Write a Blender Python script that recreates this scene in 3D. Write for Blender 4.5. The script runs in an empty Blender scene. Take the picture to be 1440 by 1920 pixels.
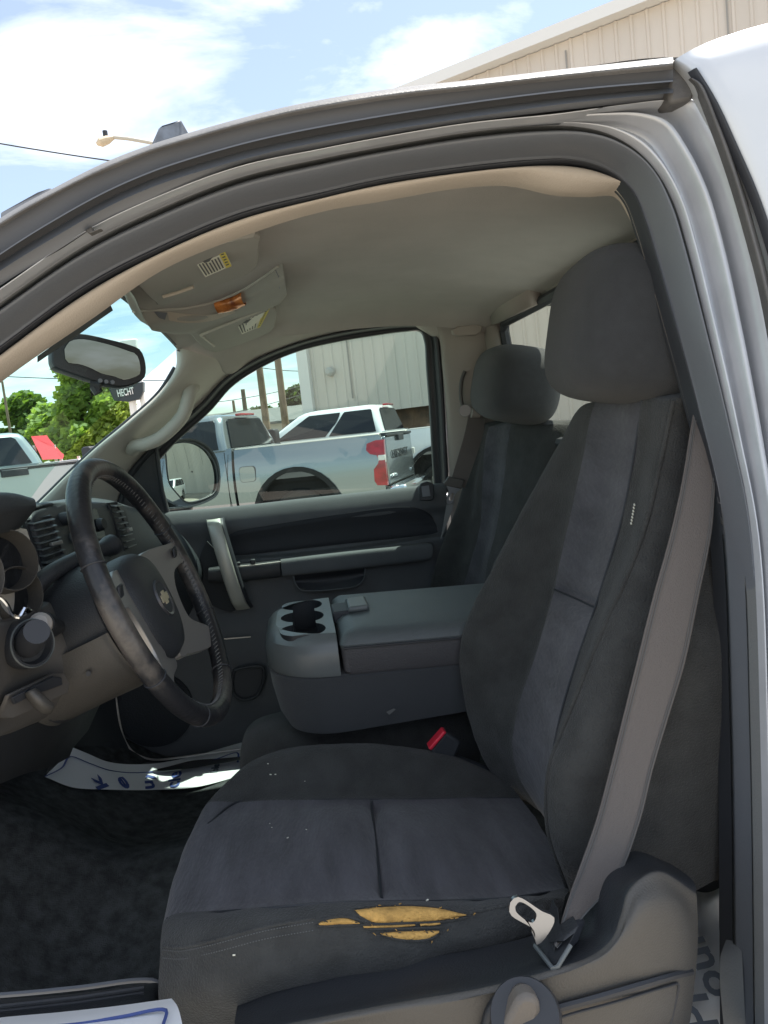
import bpy, bmesh, math, random
from mathutils import Vector, Matrix, Euler
R = math.radians
random.seed(7)
S = bpy.context.scene
# ------------------------------------------------------------------ camera
F = 1441.; YAW, PIT, ROL = R(5.9), R(6.2), R(6.3)
CAM = Vector((0, 0, 1.55))
fw = Vector((math.sin(YAW)*math.cos(PIT), math.cos(YAW)*math.cos(PIT), -math.sin(PIT)))
r0 = Vector((math.cos(YAW), -math.sin(YAW), 0)); u0 = r0.cross(fw)
rt = math.cos(ROL)*r0 - math.sin(ROL)*u0; up = math.cos(ROL)*u0 + math.sin(ROL)*r0
cd = bpy.data.cameras.new('camera'); cam = bpy.data.objects.new('camera', cd); S.collection.objects.link(cam)
cam.matrix_world = Matrix(((rt.x, up.x, -fw.x, CAM.x), (rt.y, up.y, -fw.y, CAM.y), (rt.z, up.z, -fw.z, CAM.z), (0, 0, 0, 1)))
cd.sensor_fit = 'VERTICAL'; cd.sensor_height = 24; cd.lens = 24*F/1920; cd.clip_start = 0.02; cd.clip_end = 4000
S.camera = cam
S.render.resolution_x, S.render.resolution_y = 768, 1024
# ------------------------------------------------------------------ world, sun, exposure
SUN_EL, SUN_AZ = R(66), R(58)          # azimuth: from +y (across the truck) towards +x
w = bpy.data.worlds.new('World'); S.world = w; w.use_nodes = True
nt = w.node_tree; nt.nodes.clear()
def wn(t, **k):
    n = nt.nodes.new(t)
    for a, b in k.items(): setattr(n, a, b)
    return n
sky = wn('ShaderNodeTexSky', sky_type='NISHITA', sun_disc=False, sun_elevation=SUN_EL, sun_rotation=SUN_AZ, air_density=1.0, dust_density=.6, ozone_density=1.2)
tc = wn('ShaderNodeTexCoord'); sep = wn('ShaderNodeSeparateXYZ'); nt.links.new(tc.outputs['Generated'], sep.inputs[0])
zz = wn('ShaderNodeMath', operation='MAXIMUM'); nt.links.new(sep.outputs['Z'], zz.inputs[0]); zz.inputs[1].default_value = 0.0
za = wn('ShaderNodeMath', operation='ADD'); nt.links.new(zz.outputs[0], za.inputs[0]); za.inputs[1].default_value = 0.22
dv = wn('ShaderNodeVectorMath', operation='DIVIDE'); nt.links.new(tc.outputs['Generated'], dv.inputs[0])
cz = wn('ShaderNodeCombineXYZ')
for i in range(3): nt.links.new(za.outputs[0], cz.inputs[i])
nt.links.new(cz.outputs[0], dv.inputs[1])
mp = wn('ShaderNodeMapping'); mp.inputs['Location'].default_value = (1.89, 1.94, 0); mp.inputs['Scale'].default_value = (1.0, 1.5, 1); nt.links.new(dv.outputs[0], mp.inputs[0])
nz = wn('ShaderNodeTexNoise'); nz.inputs['Scale'].default_value = 1.7; nz.inputs['Detail'].default_value = 9; nz.inputs['Roughness'].default_value = .58; nz.inputs['Distortion'].default_value = .35
nt.links.new(mp.outputs[0], nz.inputs['Vector'])
cr_ = wn('ShaderNodeValToRGB'); cr_.color_ramp.elements[0].position = .44; cr_.color_ramp.elements[1].position = .72; cr_.color_ramp.elements[0].color = (.14, .14, .14, 1)
nt.links.new(nz.outputs['Fac'], cr_.inputs[0])
mx = wn('ShaderNodeMixRGB'); nt.links.new(cr_.outputs[0], mx.inputs[0]); nt.links.new(sky.outputs[0], mx.inputs[1]); mx.inputs[2].default_value = (9.6, 9.8, 9.9, 1)
bg = wn('ShaderNodeBackground'); bg.inputs[1].default_value = 0.088; nt.links.new(mx.outputs[0], bg.inputs[0])
wo = wn('ShaderNodeOutputWorld'); nt.links.new(bg.outputs[0], wo.inputs[0])
sd = bpy.data.lights.new('sun', 'SUN'); so = bpy.data.objects.new('sun', sd); S.collection.objects.link(so)
sd.energy = 4.2; sd.angle = R(.55); sd.color = (1, .95, .87)
sdir = Vector((math.sin(SUN_AZ)*math.cos(SUN_EL), math.cos(SUN_AZ)*math.cos(SUN_EL), math.sin(SUN_EL)))
so.rotation_euler = sdir.to_track_quat('Z', 'Y').to_euler(); so.location = sdir*60
S.view_settings.view_transform = 'Standard'; S.view_settings.look = 'None'; S.view_settings.exposure = 1.25; S.view_settings.gamma = 1
S.render.engine = 'CYCLES'
S.cycles.use_denoising = True; S.cycles.max_bounces = 10; S.cycles.transparent_max_bounces = 24; S.cycles.caustics_reflective = False; S.cycles.caustics_refractive = False
S.cycles.sample_clamp_indirect = 6

# ------------------------------------------------------------------ helpers
def ray(px, py): return fw + ((px-720)/F)*rt - ((py-960)/F)*up
def A(px, py, Y=None, z=None, x=None):
    """the world point of a measured photo point that lies at depth Y (or height z, or station x)"""
    d = ray(px, py)
    t = Y/d.y if Y is not None else ((z-CAM.z)/d.z if z is not None else x/d.x)
    return CAM + t*d
def AP(px, py, p0, n):
    d = ray(px, py); return CAM + d*((Vector(p0)-CAM).dot(n)/d.dot(n))
def V3(p): return p.copy() if isinstance(p, Vector) else (A(*p) if isinstance(p[0], int) and abs(p[0])+abs(p[1]) > 40 else Vector(p))
MATS = {}
def mat(name, col, rough=.6, metal=0., bump=0., bscale=200., var=0., vscale=3., col2=None, spec=.5, coat=0., sheen=0., stretch=None, coat2=False, emit=None):
    m = bpy.data.materials.new(name); m.use_nodes = True; t = m.node_tree; b = t.nodes['Principled BSDF']
    c = (col,)*3 if isinstance(col, (int, float)) else col
    b.inputs['Base Color'].default_value = (*c, 1); b.inputs['Roughness'].default_value = rough; b.inputs['Metallic'].default_value = metal
    b.inputs['Specular IOR Level'].default_value = spec; b.inputs['Coat Weight'].default_value = coat; b.inputs['Coat Roughness'].default_value = .06
    b.inputs['Sheen Weight'].default_value = sheen; b.inputs['Sheen Roughness'].default_value = .5
    if emit: b.inputs['Emission Color'].default_value = (*emit[0], 1); b.inputs['Emission Strength'].default_value = emit[1]
    o = t.nodes.new('ShaderNodeTexCoord'); src = o.outputs['Object']
    if stretch:
        q = t.nodes.new('ShaderNodeMapping'); q.inputs['Scale'].default_value = stretch; t.links.new(src, q.inputs[0]); src2 = q.outputs[0]
    else: src2 = src
    if var or col2:
        n = t.nodes.new('ShaderNodeTexNoise'); n.inputs['Scale'].default_value = vscale; n.inputs['Detail'].default_value = 6; n.inputs['Roughness'].default_value = .6
        t.links.new(src2, n.inputs['Vector'])
        r = t.nodes.new('ShaderNodeValToRGB'); r.color_ramp.elements[0].position = .36 if not coat2 else .50; r.color_ramp.elements[1].position = .66 if not coat2 else .62
        d = col2 if col2 else tuple(x*(1+var) for x in c); e = c if col2 else tuple(x*(1-var) for x in c)
        r.color_ramp.elements[0].color = (*e, 1); r.color_ramp.elements[1].color = (*d, 1)
        t.links.new(n.outputs['Fac'], r.inputs[0]); t.links.new(r.outputs[0], b.inputs['Base Color'])
        rr = t.nodes.new('ShaderNodeMapRange'); rr.inputs['To Min'].default_value = max(.03, rough-.08); rr.inputs['To Max'].default_value = min(1, rough+.1)
        t.links.new(n.outputs['Fac'], rr.inputs['Value']); t.links.new(rr.outputs[0], b.inputs['Roughness'])
    if bump:
        n2 = t.nodes.new('ShaderNodeTexNoise'); n2.inputs['Scale'].default_value = bscale; n2.inputs['Detail'].default_value = 3
        t.links.new(src2, n2.inputs['Vector'])
        bp = t.nodes.new('ShaderNodeBump'); bp.inputs['Strength'].default_value = bump; bp.inputs['Distance'].default_value = .002
        t.links.new(n2.outputs['Fac'], bp.inputs['Height']); t.links.new(bp.outputs[0], b.inputs['Normal'])
    MATS[name] = m; return m
def glass_mat(name, tint, refl=1.0):
    m = bpy.data.materials.new(name); m.use_nodes = True; t = m.node_tree; t.nodes.clear()
    a = t.nodes.new('ShaderNodeBsdfTransparent'); a.inputs[0].default_value = (*tint, 1)
    g = t.nodes.new('ShaderNodeBsdfGlossy'); g.inputs['Roughness'].default_value = .02
    f_ = t.nodes.new('ShaderNodeLayerWeight'); f_.inputs[0].default_value = .5
    pw_ = t.nodes.new('ShaderNodeMath'); pw_.operation = 'POWER'; pw_.inputs[1].default_value = 5; t.links.new(f_.outputs['Facing'], pw_.inputs[0])
    ad_ = t.nodes.new('ShaderNodeMath'); ad_.operation = 'MULTIPLY_ADD'; ad_.inputs[1].default_value = .9; ad_.inputs[2].default_value = .05; t.links.new(pw_.outputs[0], ad_.inputs[0])
    x = t.nodes.new('ShaderNodeMixShader'); o = t.nodes.new('ShaderNodeOutputMaterial')
    k = t.nodes.new('ShaderNodeMath'); k.operation = 'MULTIPLY'; k.inputs[1].default_value = refl
    t.links.new(ad_.outputs[0], k.inputs[0]); t.links.new(k.outputs[0], x.inputs[0])
    t.links.new(a.outputs[0], x.inputs[1]); t.links.new(g.outputs[0], x.inputs[2]); t.links.new(x.outputs[0], o.inputs[0])
    return m

M = dict(
 paint=mat('silver_paint', (.62, .64, .66), .34, .3, coat=.5, var=.04, vscale=2),
 frame=mat('frame_paint', (.57, .595, .64), .36, .3, coat=.2, bump=.08, bscale=90, var=.07, vscale=14),
 rail=mat('roof_rail_seal', (.115, .112, .110), .5, .0, bump=.3, bscale=260, var=.16, vscale=20),
 rubber=mat('rubber_seal', (.150, .163, .185), .42, bump=.12, bscale=300),
 rubber_dk=mat('rubber_dark', (.03, .033, .04), .55),
 pillar=mat('pillar_plastic', (.19, .20, .205), .55, bump=.25, bscale=420),
 tan=mat('trim_beige', (.50, .44, .37), .8, bump=.3, bscale=500),
 head=mat('headliner_cloth', (.43, .405, .375), .95, bump=.45, bscale=700, var=.05, vscale=9),
 apil=mat('pillar_trim_grey', (.52, .50, .45), .7, bump=.2, bscale=500),
 visor=mat('visor_vinyl', (.37, .355, .32), .8, bump=.3, bscale=500),
 blk=mat('black_plastic', (.026, .029, .034), .5, bump=.35, bscale=500, var=.12, vscale=8),
 dash=mat('dash_charcoal', (.032, .037, .043), .52, bump=.5, bscale=550, var=.1, vscale=6),
 door=mat('door_charcoal', (.100, .107, .115), .74, bump=.5, bscale=550, var=.1, vscale=6),
 con=mat('console_vinyl', (.088, .102, .108), .42, bump=.4, bscale=450, var=.08, vscale=8),
 cup=mat('cupholder_plastic', (.12, .135, .14), .33, bump=.15, bscale=500),
 bezel=mat('bezel_bronze_grey', (.118, .112, .106), .45, .25, bump=.15, bscale=500),
 silver=mat('satin_silver', (.60, .57, .53), .36, .5),
 chrome=mat('chrome', (.8, .82, .84), .1, 1.0),
 fab=mat('seat_cloth_charcoal', (.042, .043, .042), .95, bump=1.2, bscale=420, var=.22, vscale=26, sheen=.12),
 fab2=mat('seat_cloth_insert', (.072, .070, .081), .93, bump=1.0, bscale=300, var=.30, vscale=34, sheen=.18, stretch=(1, .16, .6)),
 hr=mat('headrest_cloth', (.038, .041, .045), .95, bump=.7, bscale=1100, var=.10, vscale=60, sheen=.15),
 foam=mat('torn_foam', (.58, .34, .10), .95, bump=1.5, bscale=260, var=.25, vscale=70),
 belt=mat('belt_webbing', (.135, .120, .112), .75, bump=.7, bscale=420, stretch=(3, 3, .4)),
 seatpl=mat('seat_plastic_brown', (.074, .070, .064), .5, bump=.35, bscale=480, var=.06, vscale=5),
 wheel=mat('worn_leather_black', (.016, .017, .020), .36, bump=.35, bscale=150, col2=(.095, .085, .077), vscale=10, coat2=True),
 spoke=mat('spoke_silver', (.31, .30, .29), .34, .5),
 carpet=mat('carpet_black', (.066, .070, .072), 1, bump=1, bscale=420, var=.32, vscale=40, spec=.05),
 paper=mat('paper_mat', (.72, .73, .74), .75, bump=.4, bscale=18),
 ink=mat('blue_ink', (.05, .08, .25), .7),
 inkg=mat('grey_ink', (.12, .14, .17), .7),
 red=mat('buckle_red', (.75, .03, .06), .35),
 lab=mat('label_paper', (.80, .79, .68), .7), laby=mat('label_yellow', (.72, .60, .12), .7), labk=mat('label_print', (.10, .10, .10), .7),
 glass=glass_mat('window_glass', (.60, .76, .70)), wsglass=glass_mat('windshield_glass', (.60, .79, .74), .12),
 rglass=glass_mat('rear_glass', (.78, .84, .76), .4),
 mirror=mat('mirror_glass', (.62, .66, .64), .01, 1.0), mirror2=mat('dimming_glass', (.12, .135, .13), .01, 1.0),
 amber=mat('amber_lens', (.85, .30, .08), .18, .2, bump=.9, bscale=60, col2=(.25, .06, .02), vscale=30),
 thread=mat('grey_thread', (.115, .118, .118), .8),
 blkglass=mat('dark_glass', (.012, .014, .018), .08, spec=.5),
)
def tag(o, label=None, cat=None, group=None, kind=None):
    for k, v in (('label', label), ('category', cat), ('group', group), ('kind', kind)):
        if v: o[k] = v
    return o
def empty(name, loc, rz=0, **k):
    o = bpy.data.objects.new(name, None); S.collection.objects.link(o); o.location = loc; o.rotation_euler = (0, 0, rz); o.empty_display_size = .2
    return tag(o, **k)
def link(name, me, m, parent=None, smooth=35, label=None, bevel=0, solid=0, local=False, seg=2, off=0):
    o = bpy.data.objects.new(name, me); S.collection.objects.link(o)
    for q in (m if isinstance(m, (list, tuple)) else [m]): me.materials.append(q)
    if smooth is not None:
        me.shade_smooth()
        if smooth < 180: me.set_sharp_from_angle(angle=R(smooth))
    if solid:
        s = o.modifiers.new('s', 'SOLIDIFY'); s.thickness = solid; s.offset = off
    if bevel:
        b = o.modifiers.new('b', 'BEVEL'); b.width = bevel; b.segments = seg; b.limit_method = 'ANGLE'; b.angle_limit = R(40); b.harden_normals = False
    if parent:
        o.parent = parent
        if not local and parent.parent is None: o.matrix_parent_inverse = Matrix.Translation(-parent.location)
    if label: o['label'] = label
    return o
def mesh(name, vs, fs, mi=None):
    me = bpy.data.meshes.new(name); me.from_pydata([tuple(v) for v in vs], [], fs)
    if mi: me.polygons.foreach_set('material_index', mi)
    me.update(); return me
class MB:
    def __init__(s): s.v = []; s.f = []; s.m = []
    def add(s, vs, fs, mi=0):
        k = len(s.v); s.v += [Vector(v) for v in vs]; s.f += [tuple(i+k for i in f_) for f_ in fs]; s.m += [mi]*len(fs); return s
    def box(s, c, d, mi=0, rot=None):
        hx, hy, hz = (q/2 for q in d); vs = [Vector((x, y, z)) for x in (-hx, hx) for y in (-hy, hy) for z in (-hz, hz)]
        if rot is not None: vs = [rot @ v for v in vs]
        vs = [v+Vector(c) for v in vs]
        return s.add(vs, [(0, 1, 3, 2), (4, 6, 7, 5), (0, 4, 5, 1), (2, 3, 7, 6), (0, 2, 6, 4), (1, 5, 7, 3)], mi)
    def prism(s, pts, d, mi=0):
        pts = [V3(p) for p in pts]; d = Vector(d); n = len(pts)
        vs = pts + [p+d for p in pts]
        return s.add(vs, [tuple(range(n))[::-1], tuple(range(n, 2*n))] + [(i, (i+1) % n, n+(i+1) % n, n+i) for i in range(n)], mi)
    def tube(s, path, rad, n=10, mi=0, cap=True, closed=False, flat=1., upv=None):
        path = [V3(p) for p in path]; L = len(path); rad = rad if isinstance(rad, (list, tuple)) else [rad]*L
        nrm = None; rings = []
        for i, p in enumerate(path):
            a = path[(i-1) % L] if (i or closed) else p; b = path[(i+1) % L] if (i < L-1 or closed) else p
            t = (b-a).normalized()
            if nrm is None:
                nrm = Vector(upv) if upv is not None else (Vector((0, 0, 1)) if abs(t.z) < .9 else Vector((1, 0, 0)))
            nrm = (nrm - t*nrm.dot(t)).normalized(); bn = t.cross(nrm)
            rings.append([p + rad[i]*(math.cos(2*math.pi*j/n)*nrm*flat + math.sin(2*math.pi*j/n)*bn) for j in range(n)])
        vs = [v for r_ in rings for v in r_]; fs = []
        for i in range(L if closed else L-1):
            for j in range(n): k = (i+1) % L; fs.append((i*n+j, i*n+(j+1) % n, k*n+(j+1) % n, k*n+j))
        if cap and not closed: fs += [tuple(range(n))[::-1], tuple(range((L-1)*n, L*n))]
        return s.add(vs, fs, mi)
    def loft(s, rings, mi=0, cap=True, closed=True):
        n = len(rings[0]); vs = [Vector(v) for r_ in rings for v in r_]; fs = []
        for i in range(len(rings)-1):
            for j in range(n if closed else n-1): fs.append((i*n+j, i*n+(j+1) % n, (i+1)*n+(j+1) % n, (i+1)*n+j))
        if cap: fs += [tuple(range(n))[::-1], tuple(range((len(rings)-1)*n, len(rings)*n))]
        return s.add(vs, fs, mi)
    def grid(s, rows, mi=0):
        return s.loft(rows, mi, cap=False, closed=False)
    def build(s, name, m, parent=None, **k):
        me = mesh(name, s.v, s.f, s.m)
        bm = bmesh.new(); bm.from_mesh(me); bmesh.ops.recalc_face_normals(bm, faces=bm.faces); bm.to_mesh(me); bm.free()
        return link(name, me, m, parent, **k)
def crm(pts, n, byidx=False, closed=False):
    """Catmull-Rom through pts, n samples, by arclength or by control index"""
    pts = [V3(p) for p in pts]; L = len(pts)
    if L == 2: return [pts[0].lerp(pts[1], i/(n-1)) for i in range(n)]
    def ev(s_):
        i = min(int(s_), L-2); t = s_-i
        p1, p2 = pts[i], pts[i+1]; p0 = pts[i-1] if i > 0 else p1*2-p2; p3 = pts[i+2] if i+2 < L else p2*2-p1
        # centripetal-ish tangents
        d0, d1, d2 = max((p1-p0).length, 1e-6)**.5, max((p2-p1).length, 1e-6)**.5, max((p3-p2).length, 1e-6)**.5
        m1 = (p1-p0)/d0 - (p2-p0)/(d0+d1) + (p2-p1)/d1; m2 = (p2-p1)/d1 - (p3-p1)/(d1+d2) + (p3-p2)/d2
        m1 *= d1; m2 *= d1
        return (2*t**3-3*t*t+1)*p1 + (t**3-2*t*t+t)*m1 + (-2*t**3+3*t*t)*p2 + (t**3-t*t)*m2
    if byidx: return [ev(i*(L-1)/(n-1)) for i in range(n)]
    N = 12*(L-1)+1; q = [ev(i*(L-1)/(N-1)) for i in range(N)]
    cum = [0]
    for i in range(1, N): cum.append(cum[-1]+(q[i]-q[i-1]).length)
    out = []; j = 0
    for i in range(n):
        d = cum[-1]*i/(n-1)
        while j < N-2 and cum[j+1] < d: j += 1
        out.append(q[j].lerp(q[j+1], (d-cum[j])/max(cum[j+1]-cum[j], 1e-9)))
    return out
def strip(name, rows, m, parent=None, n=48, k=4, cross=True, mi=None, solid=0, byidx=None, label=None, smooth=180, off=0, bevel=0):
    """surface through rows of control points; k pieces between rows; mi[row band] material index"""
    same = len({len(r_) for r_ in rows}) == 1 if byidx is None else byidx
    rr = [crm(r_, n, byidx=same) for r_ in rows]; L = len(rr)
    cols = []
    for j in range(n):
        c = [r_[j] for r_ in rr]
        cols.append(crm(c, (L-1)*k+1, byidx=True) if cross and L > 2 else [c[min(i//k, L-2)].lerp(c[min(i//k, L-2)+1], (i % k)/k if i < (L-1)*k else 1) for i in range((L-1)*k+1)])
    H = (L-1)*k+1; vs = [c for col in cols for c in col]; fs = []; mm = []
    for j in range(n-1):
        for i in range(H-1):
            fs.append((j*H+i, j*H+i+1, (j+1)*H+i+1, (j+1)*H+i)); mm.append(mi[i//k] if mi else 0)
    return link(name, mesh(name, vs, fs, mm), m, parent, smooth=smooth, solid=solid, label=label, off=off, bevel=bevel)
def plate(name, pts, m, parent=None, d=(0, .02, 0), bevel=.003, n=0, **k):
    """solid plate with a traced outline, real thickness d"""
    p = [V3(q) for q in pts]
    if n: p = crm(p+[p[0]], n+1)[:-1]
    return MB().prism(p, d).build(name, m, parent, bevel=bevel, **k)
def rrect(w_, h_, r_, n=6):
    out = []
    for cx, cy, a0 in ((w_/2-r_, h_/2-r_, 0), (-w_/2+r_, h_/2-r_, 90), (-w_/2+r_, -h_/2+r_, 180), (w_/2-r_, -h_/2+r_, 270)):
        for i in range(n+1): a = R(a0+90*i/n); out.append((cx+r_*math.cos(a), cy+r_*math.sin(a)))
    return out
def sellip(c, rad, e1=.6, e2=.6, rot=None, nu=40, nv=24, warp=None):
    def pw(x, e): return math.copysign(abs(x)**e, x)
    rings = []
    for i in range(nv+1):
        v = -math.pi/2+math.pi*i/nv*.998+.003; ring = []
        for j in range(nu):
            u_ = 2*math.pi*j/nu
            p = Vector((rad[0]*pw(math.cos(v), e1)*pw(math.cos(u_), e2), rad[1]*pw(math.cos(v), e1)*pw(math.sin(u_), e2), rad[2]*pw(math.sin(v), e1)))
            if warp: p = warp(p)
            if rot is not None: p = rot @ p
            ring.append(p+Vector(c))
        rings.append(ring)
    return MB().loft(rings)
def text(name, s_, size, o, rx, uy, m, parent=None, ext=.001, local=False, sx=1., bold=0):
    cu = bpy.data.curves.new(name, 'FONT'); cu.body = s_; cu.size = size; cu.extrude = ext; cu.resolution_u = 3; cu.offset = bold
    t_ = bpy.data.objects.new(name, cu); S.collection.objects.link(t_)
    bpy.context.view_layer.update()
    me = bpy.data.meshes.new_from_object(t_.evaluated_get(bpy.context.evaluated_depsgraph_get())); bpy.data.objects.remove(t_)
    rx = Vector(rx).normalized(); nn = rx.cross(Vector(uy)).normalized(); uy = nn.cross(rx)
    mt = Matrix(((rx.x*sx, uy.x, nn.x, o[0]), (rx.y*sx, uy.y, nn.y, o[1]), (rx.z*sx, uy.z, nn.z, o[2]), (0, 0, 0, 1)))
    me.transform(mt); return link(name, me, m, parent, smooth=None, local=local)

from mathutils.bvhtree import BVHTree
_bv = {}
def on(o, px, py, lift=.0015):
    """point of an already built surface seen at a measured photo point, lifted off it by its real thickness"""
    if o.name not in _bv:
        me = o.data; _bv[o.name] = BVHTree.FromPolygons([v.co.copy() for v in me.vertices], [tuple(p.vertices) for p in me.polygons])
    d = ray(px, py).normalized(); h = _bv[o.name].ray_cast(CAM, d)
    if h[0] is None:
        h = _bv[o.name].find_nearest(CAM+d*1.2); 
    n_ = h[1] if h[1].dot(d) < 0 else -h[1]
    return h[0]+n_*lift, n_
def onp(o, pts, lift=.0015): return [on(o, x, y, lift)[0] for x, y in pts]
def patch(name, o, pts, th, m, parent, n=0, bevel=0, lift=0, sub=1):
    """thin sheet lying on surface o inside a measured outline"""
    P_ = onp(o, pts, lift)
    if n: P_ = crm(P_+[P_[0]], n+1)[:-1]
    nn_ = sum((on(o, x, y)[1] for x, y in pts), Vector()).normalized()
    return MB().prism(P_, nn_*th).build(name, m, parent, bevel=bevel)

# ------------------------------------------------------------------ ground
g = MB()
g.add([(-900, -900, 0), (900, -900, 0), (900, 1500, 0), (-900, 1500, 0)], [(0, 1, 2, 3)])
gr = g.build('ground', mat('concrete_lot', (.36, .32, .265), .9, bump=.4, bscale=30, var=.14, vscale=.5), smooth=None); gr['kind'] = 'structure'

# ------------------------------------------------------------------ metal building
pc = A(574, 700, 21.0); pr_ = A(1300, 60, 15.0)
wd = (pr_-pc); wd.z = 0; wd.normalize(); wnrm = Vector((wd.y, -wd.x, 0))      # wall direction, outward normal (towards the camera)
if wnrm.y > 0: wnrm = -wnrm
def wallpt(px, py): return AP(px, py, pc, wnrm)
def wall_s(p): return (p-pc).dot(wd)
e1, e2 = wallpt(790, 160), wallpt(1195, 0)
rs = (e2.z-e1.z)/(wall_s(e2)-wall_s(e1)); H0 = e1.z-rs*wall_s(e1)
WL = 46.; RID = 24.
def topz(s_): return H0-.24+rs*(s_ if s_ < RID else 2*RID-s_)
base = Vector((pc.x, pc.y, 0))
bld = empty('metal_building', base, label='large pale ribbed metal building with a sloping gable roofline behind the parked trucks', cat='building')
m_wall = mat('ribbed_metal_wall', (.61, .555, .49), .55, .0, bump=.08, bscale=3, var=.07, vscale=.7, stretch=(1, 1, .12))
m_trim = mat('white_metal_trim', (.74, .73, .70), .5)
s_ = 0.; prof = []
while s_ < WL:
    prof += [(s_, 0), (s_+.22, 0), (s_+.245, .03), (s_+.285, .03)]
    s_ += .31
b = MB()
dop = (wall_s(wallpt(700, 760)), wall_s(wallpt(870, 700)))
rows = [[base+wd*s1+wnrm*o1+Vector((0, 0, 1.98 if dop[0] < s1 < dop[1] else 0)) for s1, o1 in prof], [base+wd*s1+wnrm*o1+Vector((0, 0, topz(s1))) for s1, o1 in prof]]
b.grid(rows); b.build('front_wall', m_wall, bld, smooth=None)
b = MB(); bk = -wnrm*26
b.add([base, base+bk, base+bk+Vector((0, 0, H0)), base+Vector((0, 0, H0))], [(0, 1, 2, 3)])
b.build('side_wall', m_wall, bld, smooth=None); b = MB()
b.add([base+wd*WL, base+wd*WL+bk, base+wd*WL+bk+Vector((0, 0, topz(WL))), base+wd*WL+Vector((0, 0, topz(WL)))], [(0, 1, 2, 3)])
b.build('side_wall', m_wall, bld, smooth=None)
b = MB()
for s1, s2 in ((-.4, RID), (RID, WL+.4)):
    q = [base+wd*t_+Vector((0, 0, topz(t_)+.02)) for t_ in (s1, s2)]
    b.add([q[0]+wnrm*.3, q[1]+wnrm*.3, q[1]+bk, q[0]+bk, q[0]+wnrm*.3+Vector((0, 0, .2)), q[1]+wnrm*.3+Vector((0, 0, .2)), q[1]+bk+Vector((0, 0, .2)), q[0]+bk+Vector((0, 0, .2))], [(0, 1, 2, 3), (4, 5, 6, 7), (0, 1, 5, 4), (3, 2, 6, 7), (0, 3, 7, 4), (1, 2, 6, 5)])
b.build('roof', m_trim, bld, smooth=None)
b = MB()
for s1, s2 in ((-.45, RID), (RID, WL+.45)):
    q = [base+wd*t_+wnrm*.3+Vector((0, 0, topz(t_)+.0)) for t_ in (s1, s2)]
    b.prism([q[0], q[1], q[1]+Vector((0, 0, .24)), q[0]+Vector((0, 0, .24))], wnrm*.06)
b.build('gable_trim', m_trim, bld, smooth=None)
b = MB()
b.box(base+wd*.0+wnrm*.06+Vector((0, 0, H0/2)), (.34, .12, H0), rot=Matrix.Rotation(math.atan2(wd.y, wd.x), 3, 'Z'))
b.build('corner_trim', m_trim, bld, smooth=None)
b = MB()
mat('seam_grey', (.3, .29, .27), .7)
for s1 in [x*3.1+1.4 for x in range(14)]: MB().box(base+wd*s1+wnrm*.037+Vector((0, 0, topz(s1)/2+1.1)), (.035, .012, topz(s1)-2.6), rot=Matrix.Rotation(math.atan2(wd.y, wd.x), 3, 'Z')).build('panel_seam', MATS['seam_grey'], bld, smooth=None)
lp = wallpt(622, 697)
b = MB(); b.tube([lp+wnrm*.02, lp+wnrm*.14, lp+wnrm*.2], [.13, .12, .06], 16); b.build('wall_light', mat('fixture_grey', (.45, .44, .41), .4), bld)
b = MB()
b.add([base+wd*dop[0]-wnrm*.5, base+wd*dop[1]-wnrm*.5, base+wd*dop[1]-wnrm*.5+Vector((0, 0, 1.98)), base+wd*dop[0]-wnrm*.5+Vector((0, 0, 1.98))], [(0, 1, 2, 3)])
b.add([base+wd*dop[0], base+wd*dop[0]-wnrm*.5, base+wd*dop[0]-wnrm*.5+Vector((0, 0, 1.98)), base+wd*dop[0]+Vector((0, 0, 1.98))], [(0, 1, 2, 3)])
b.add([base+wd*dop[0]-wnrm*.5+Vector((0, 0, 1.98)), base+wd*dop[1]-wnrm*.5+Vector((0, 0, 1.98)), base+wd*dop[1]+Vector((0, 0, 1.98)), base+wd*dop[0]+Vector((0, 0, 1.98))], [(0, 1, 2, 3)])
b.build('dock_recess', mat('brown_brick_base', (.09, .065, .05), .8, col2=(.22, .14, .09), vscale=2.2, bump=.4, bscale=25), bld, smooth=None)

# low grey building behind the poles
lb0 = A(520, 800, 46); lb = empty('low_building', (lb0.x, lb0.y, 0), label='low grey building with a shallow roof far behind the parked trucks', cat='building')
b = MB(); b.box((lb0.x, lb0.y+5, 1.25), (13, 9, 2.5)); b.build('wall', mat('low_wall', (.42, .41, .37), .8, var=.1), lb, smooth=None)
b = MB(); b.prism([(lb0.x-7, lb0.y+.2, 2.5), (lb0.x+7, lb0.y+.2, 2.5), (lb0.x+7, lb0.y+5, 3.5), (lb0.x-7, lb0.y+5, 3.5)], (0, 0, .15)); b.prism([(lb0.x-7, lb0.y+5, 3.5), (lb0.x+7, lb0.y+5, 3.5), (lb0.x+7, lb0.y+10, 2.5), (lb0.x-7, lb0.y+10, 2.5)], (0, 0, .15))
b.build('roof', mat('low_roof', (.16, .16, .15), .8, var=.1), lb, smooth=None)

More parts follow.
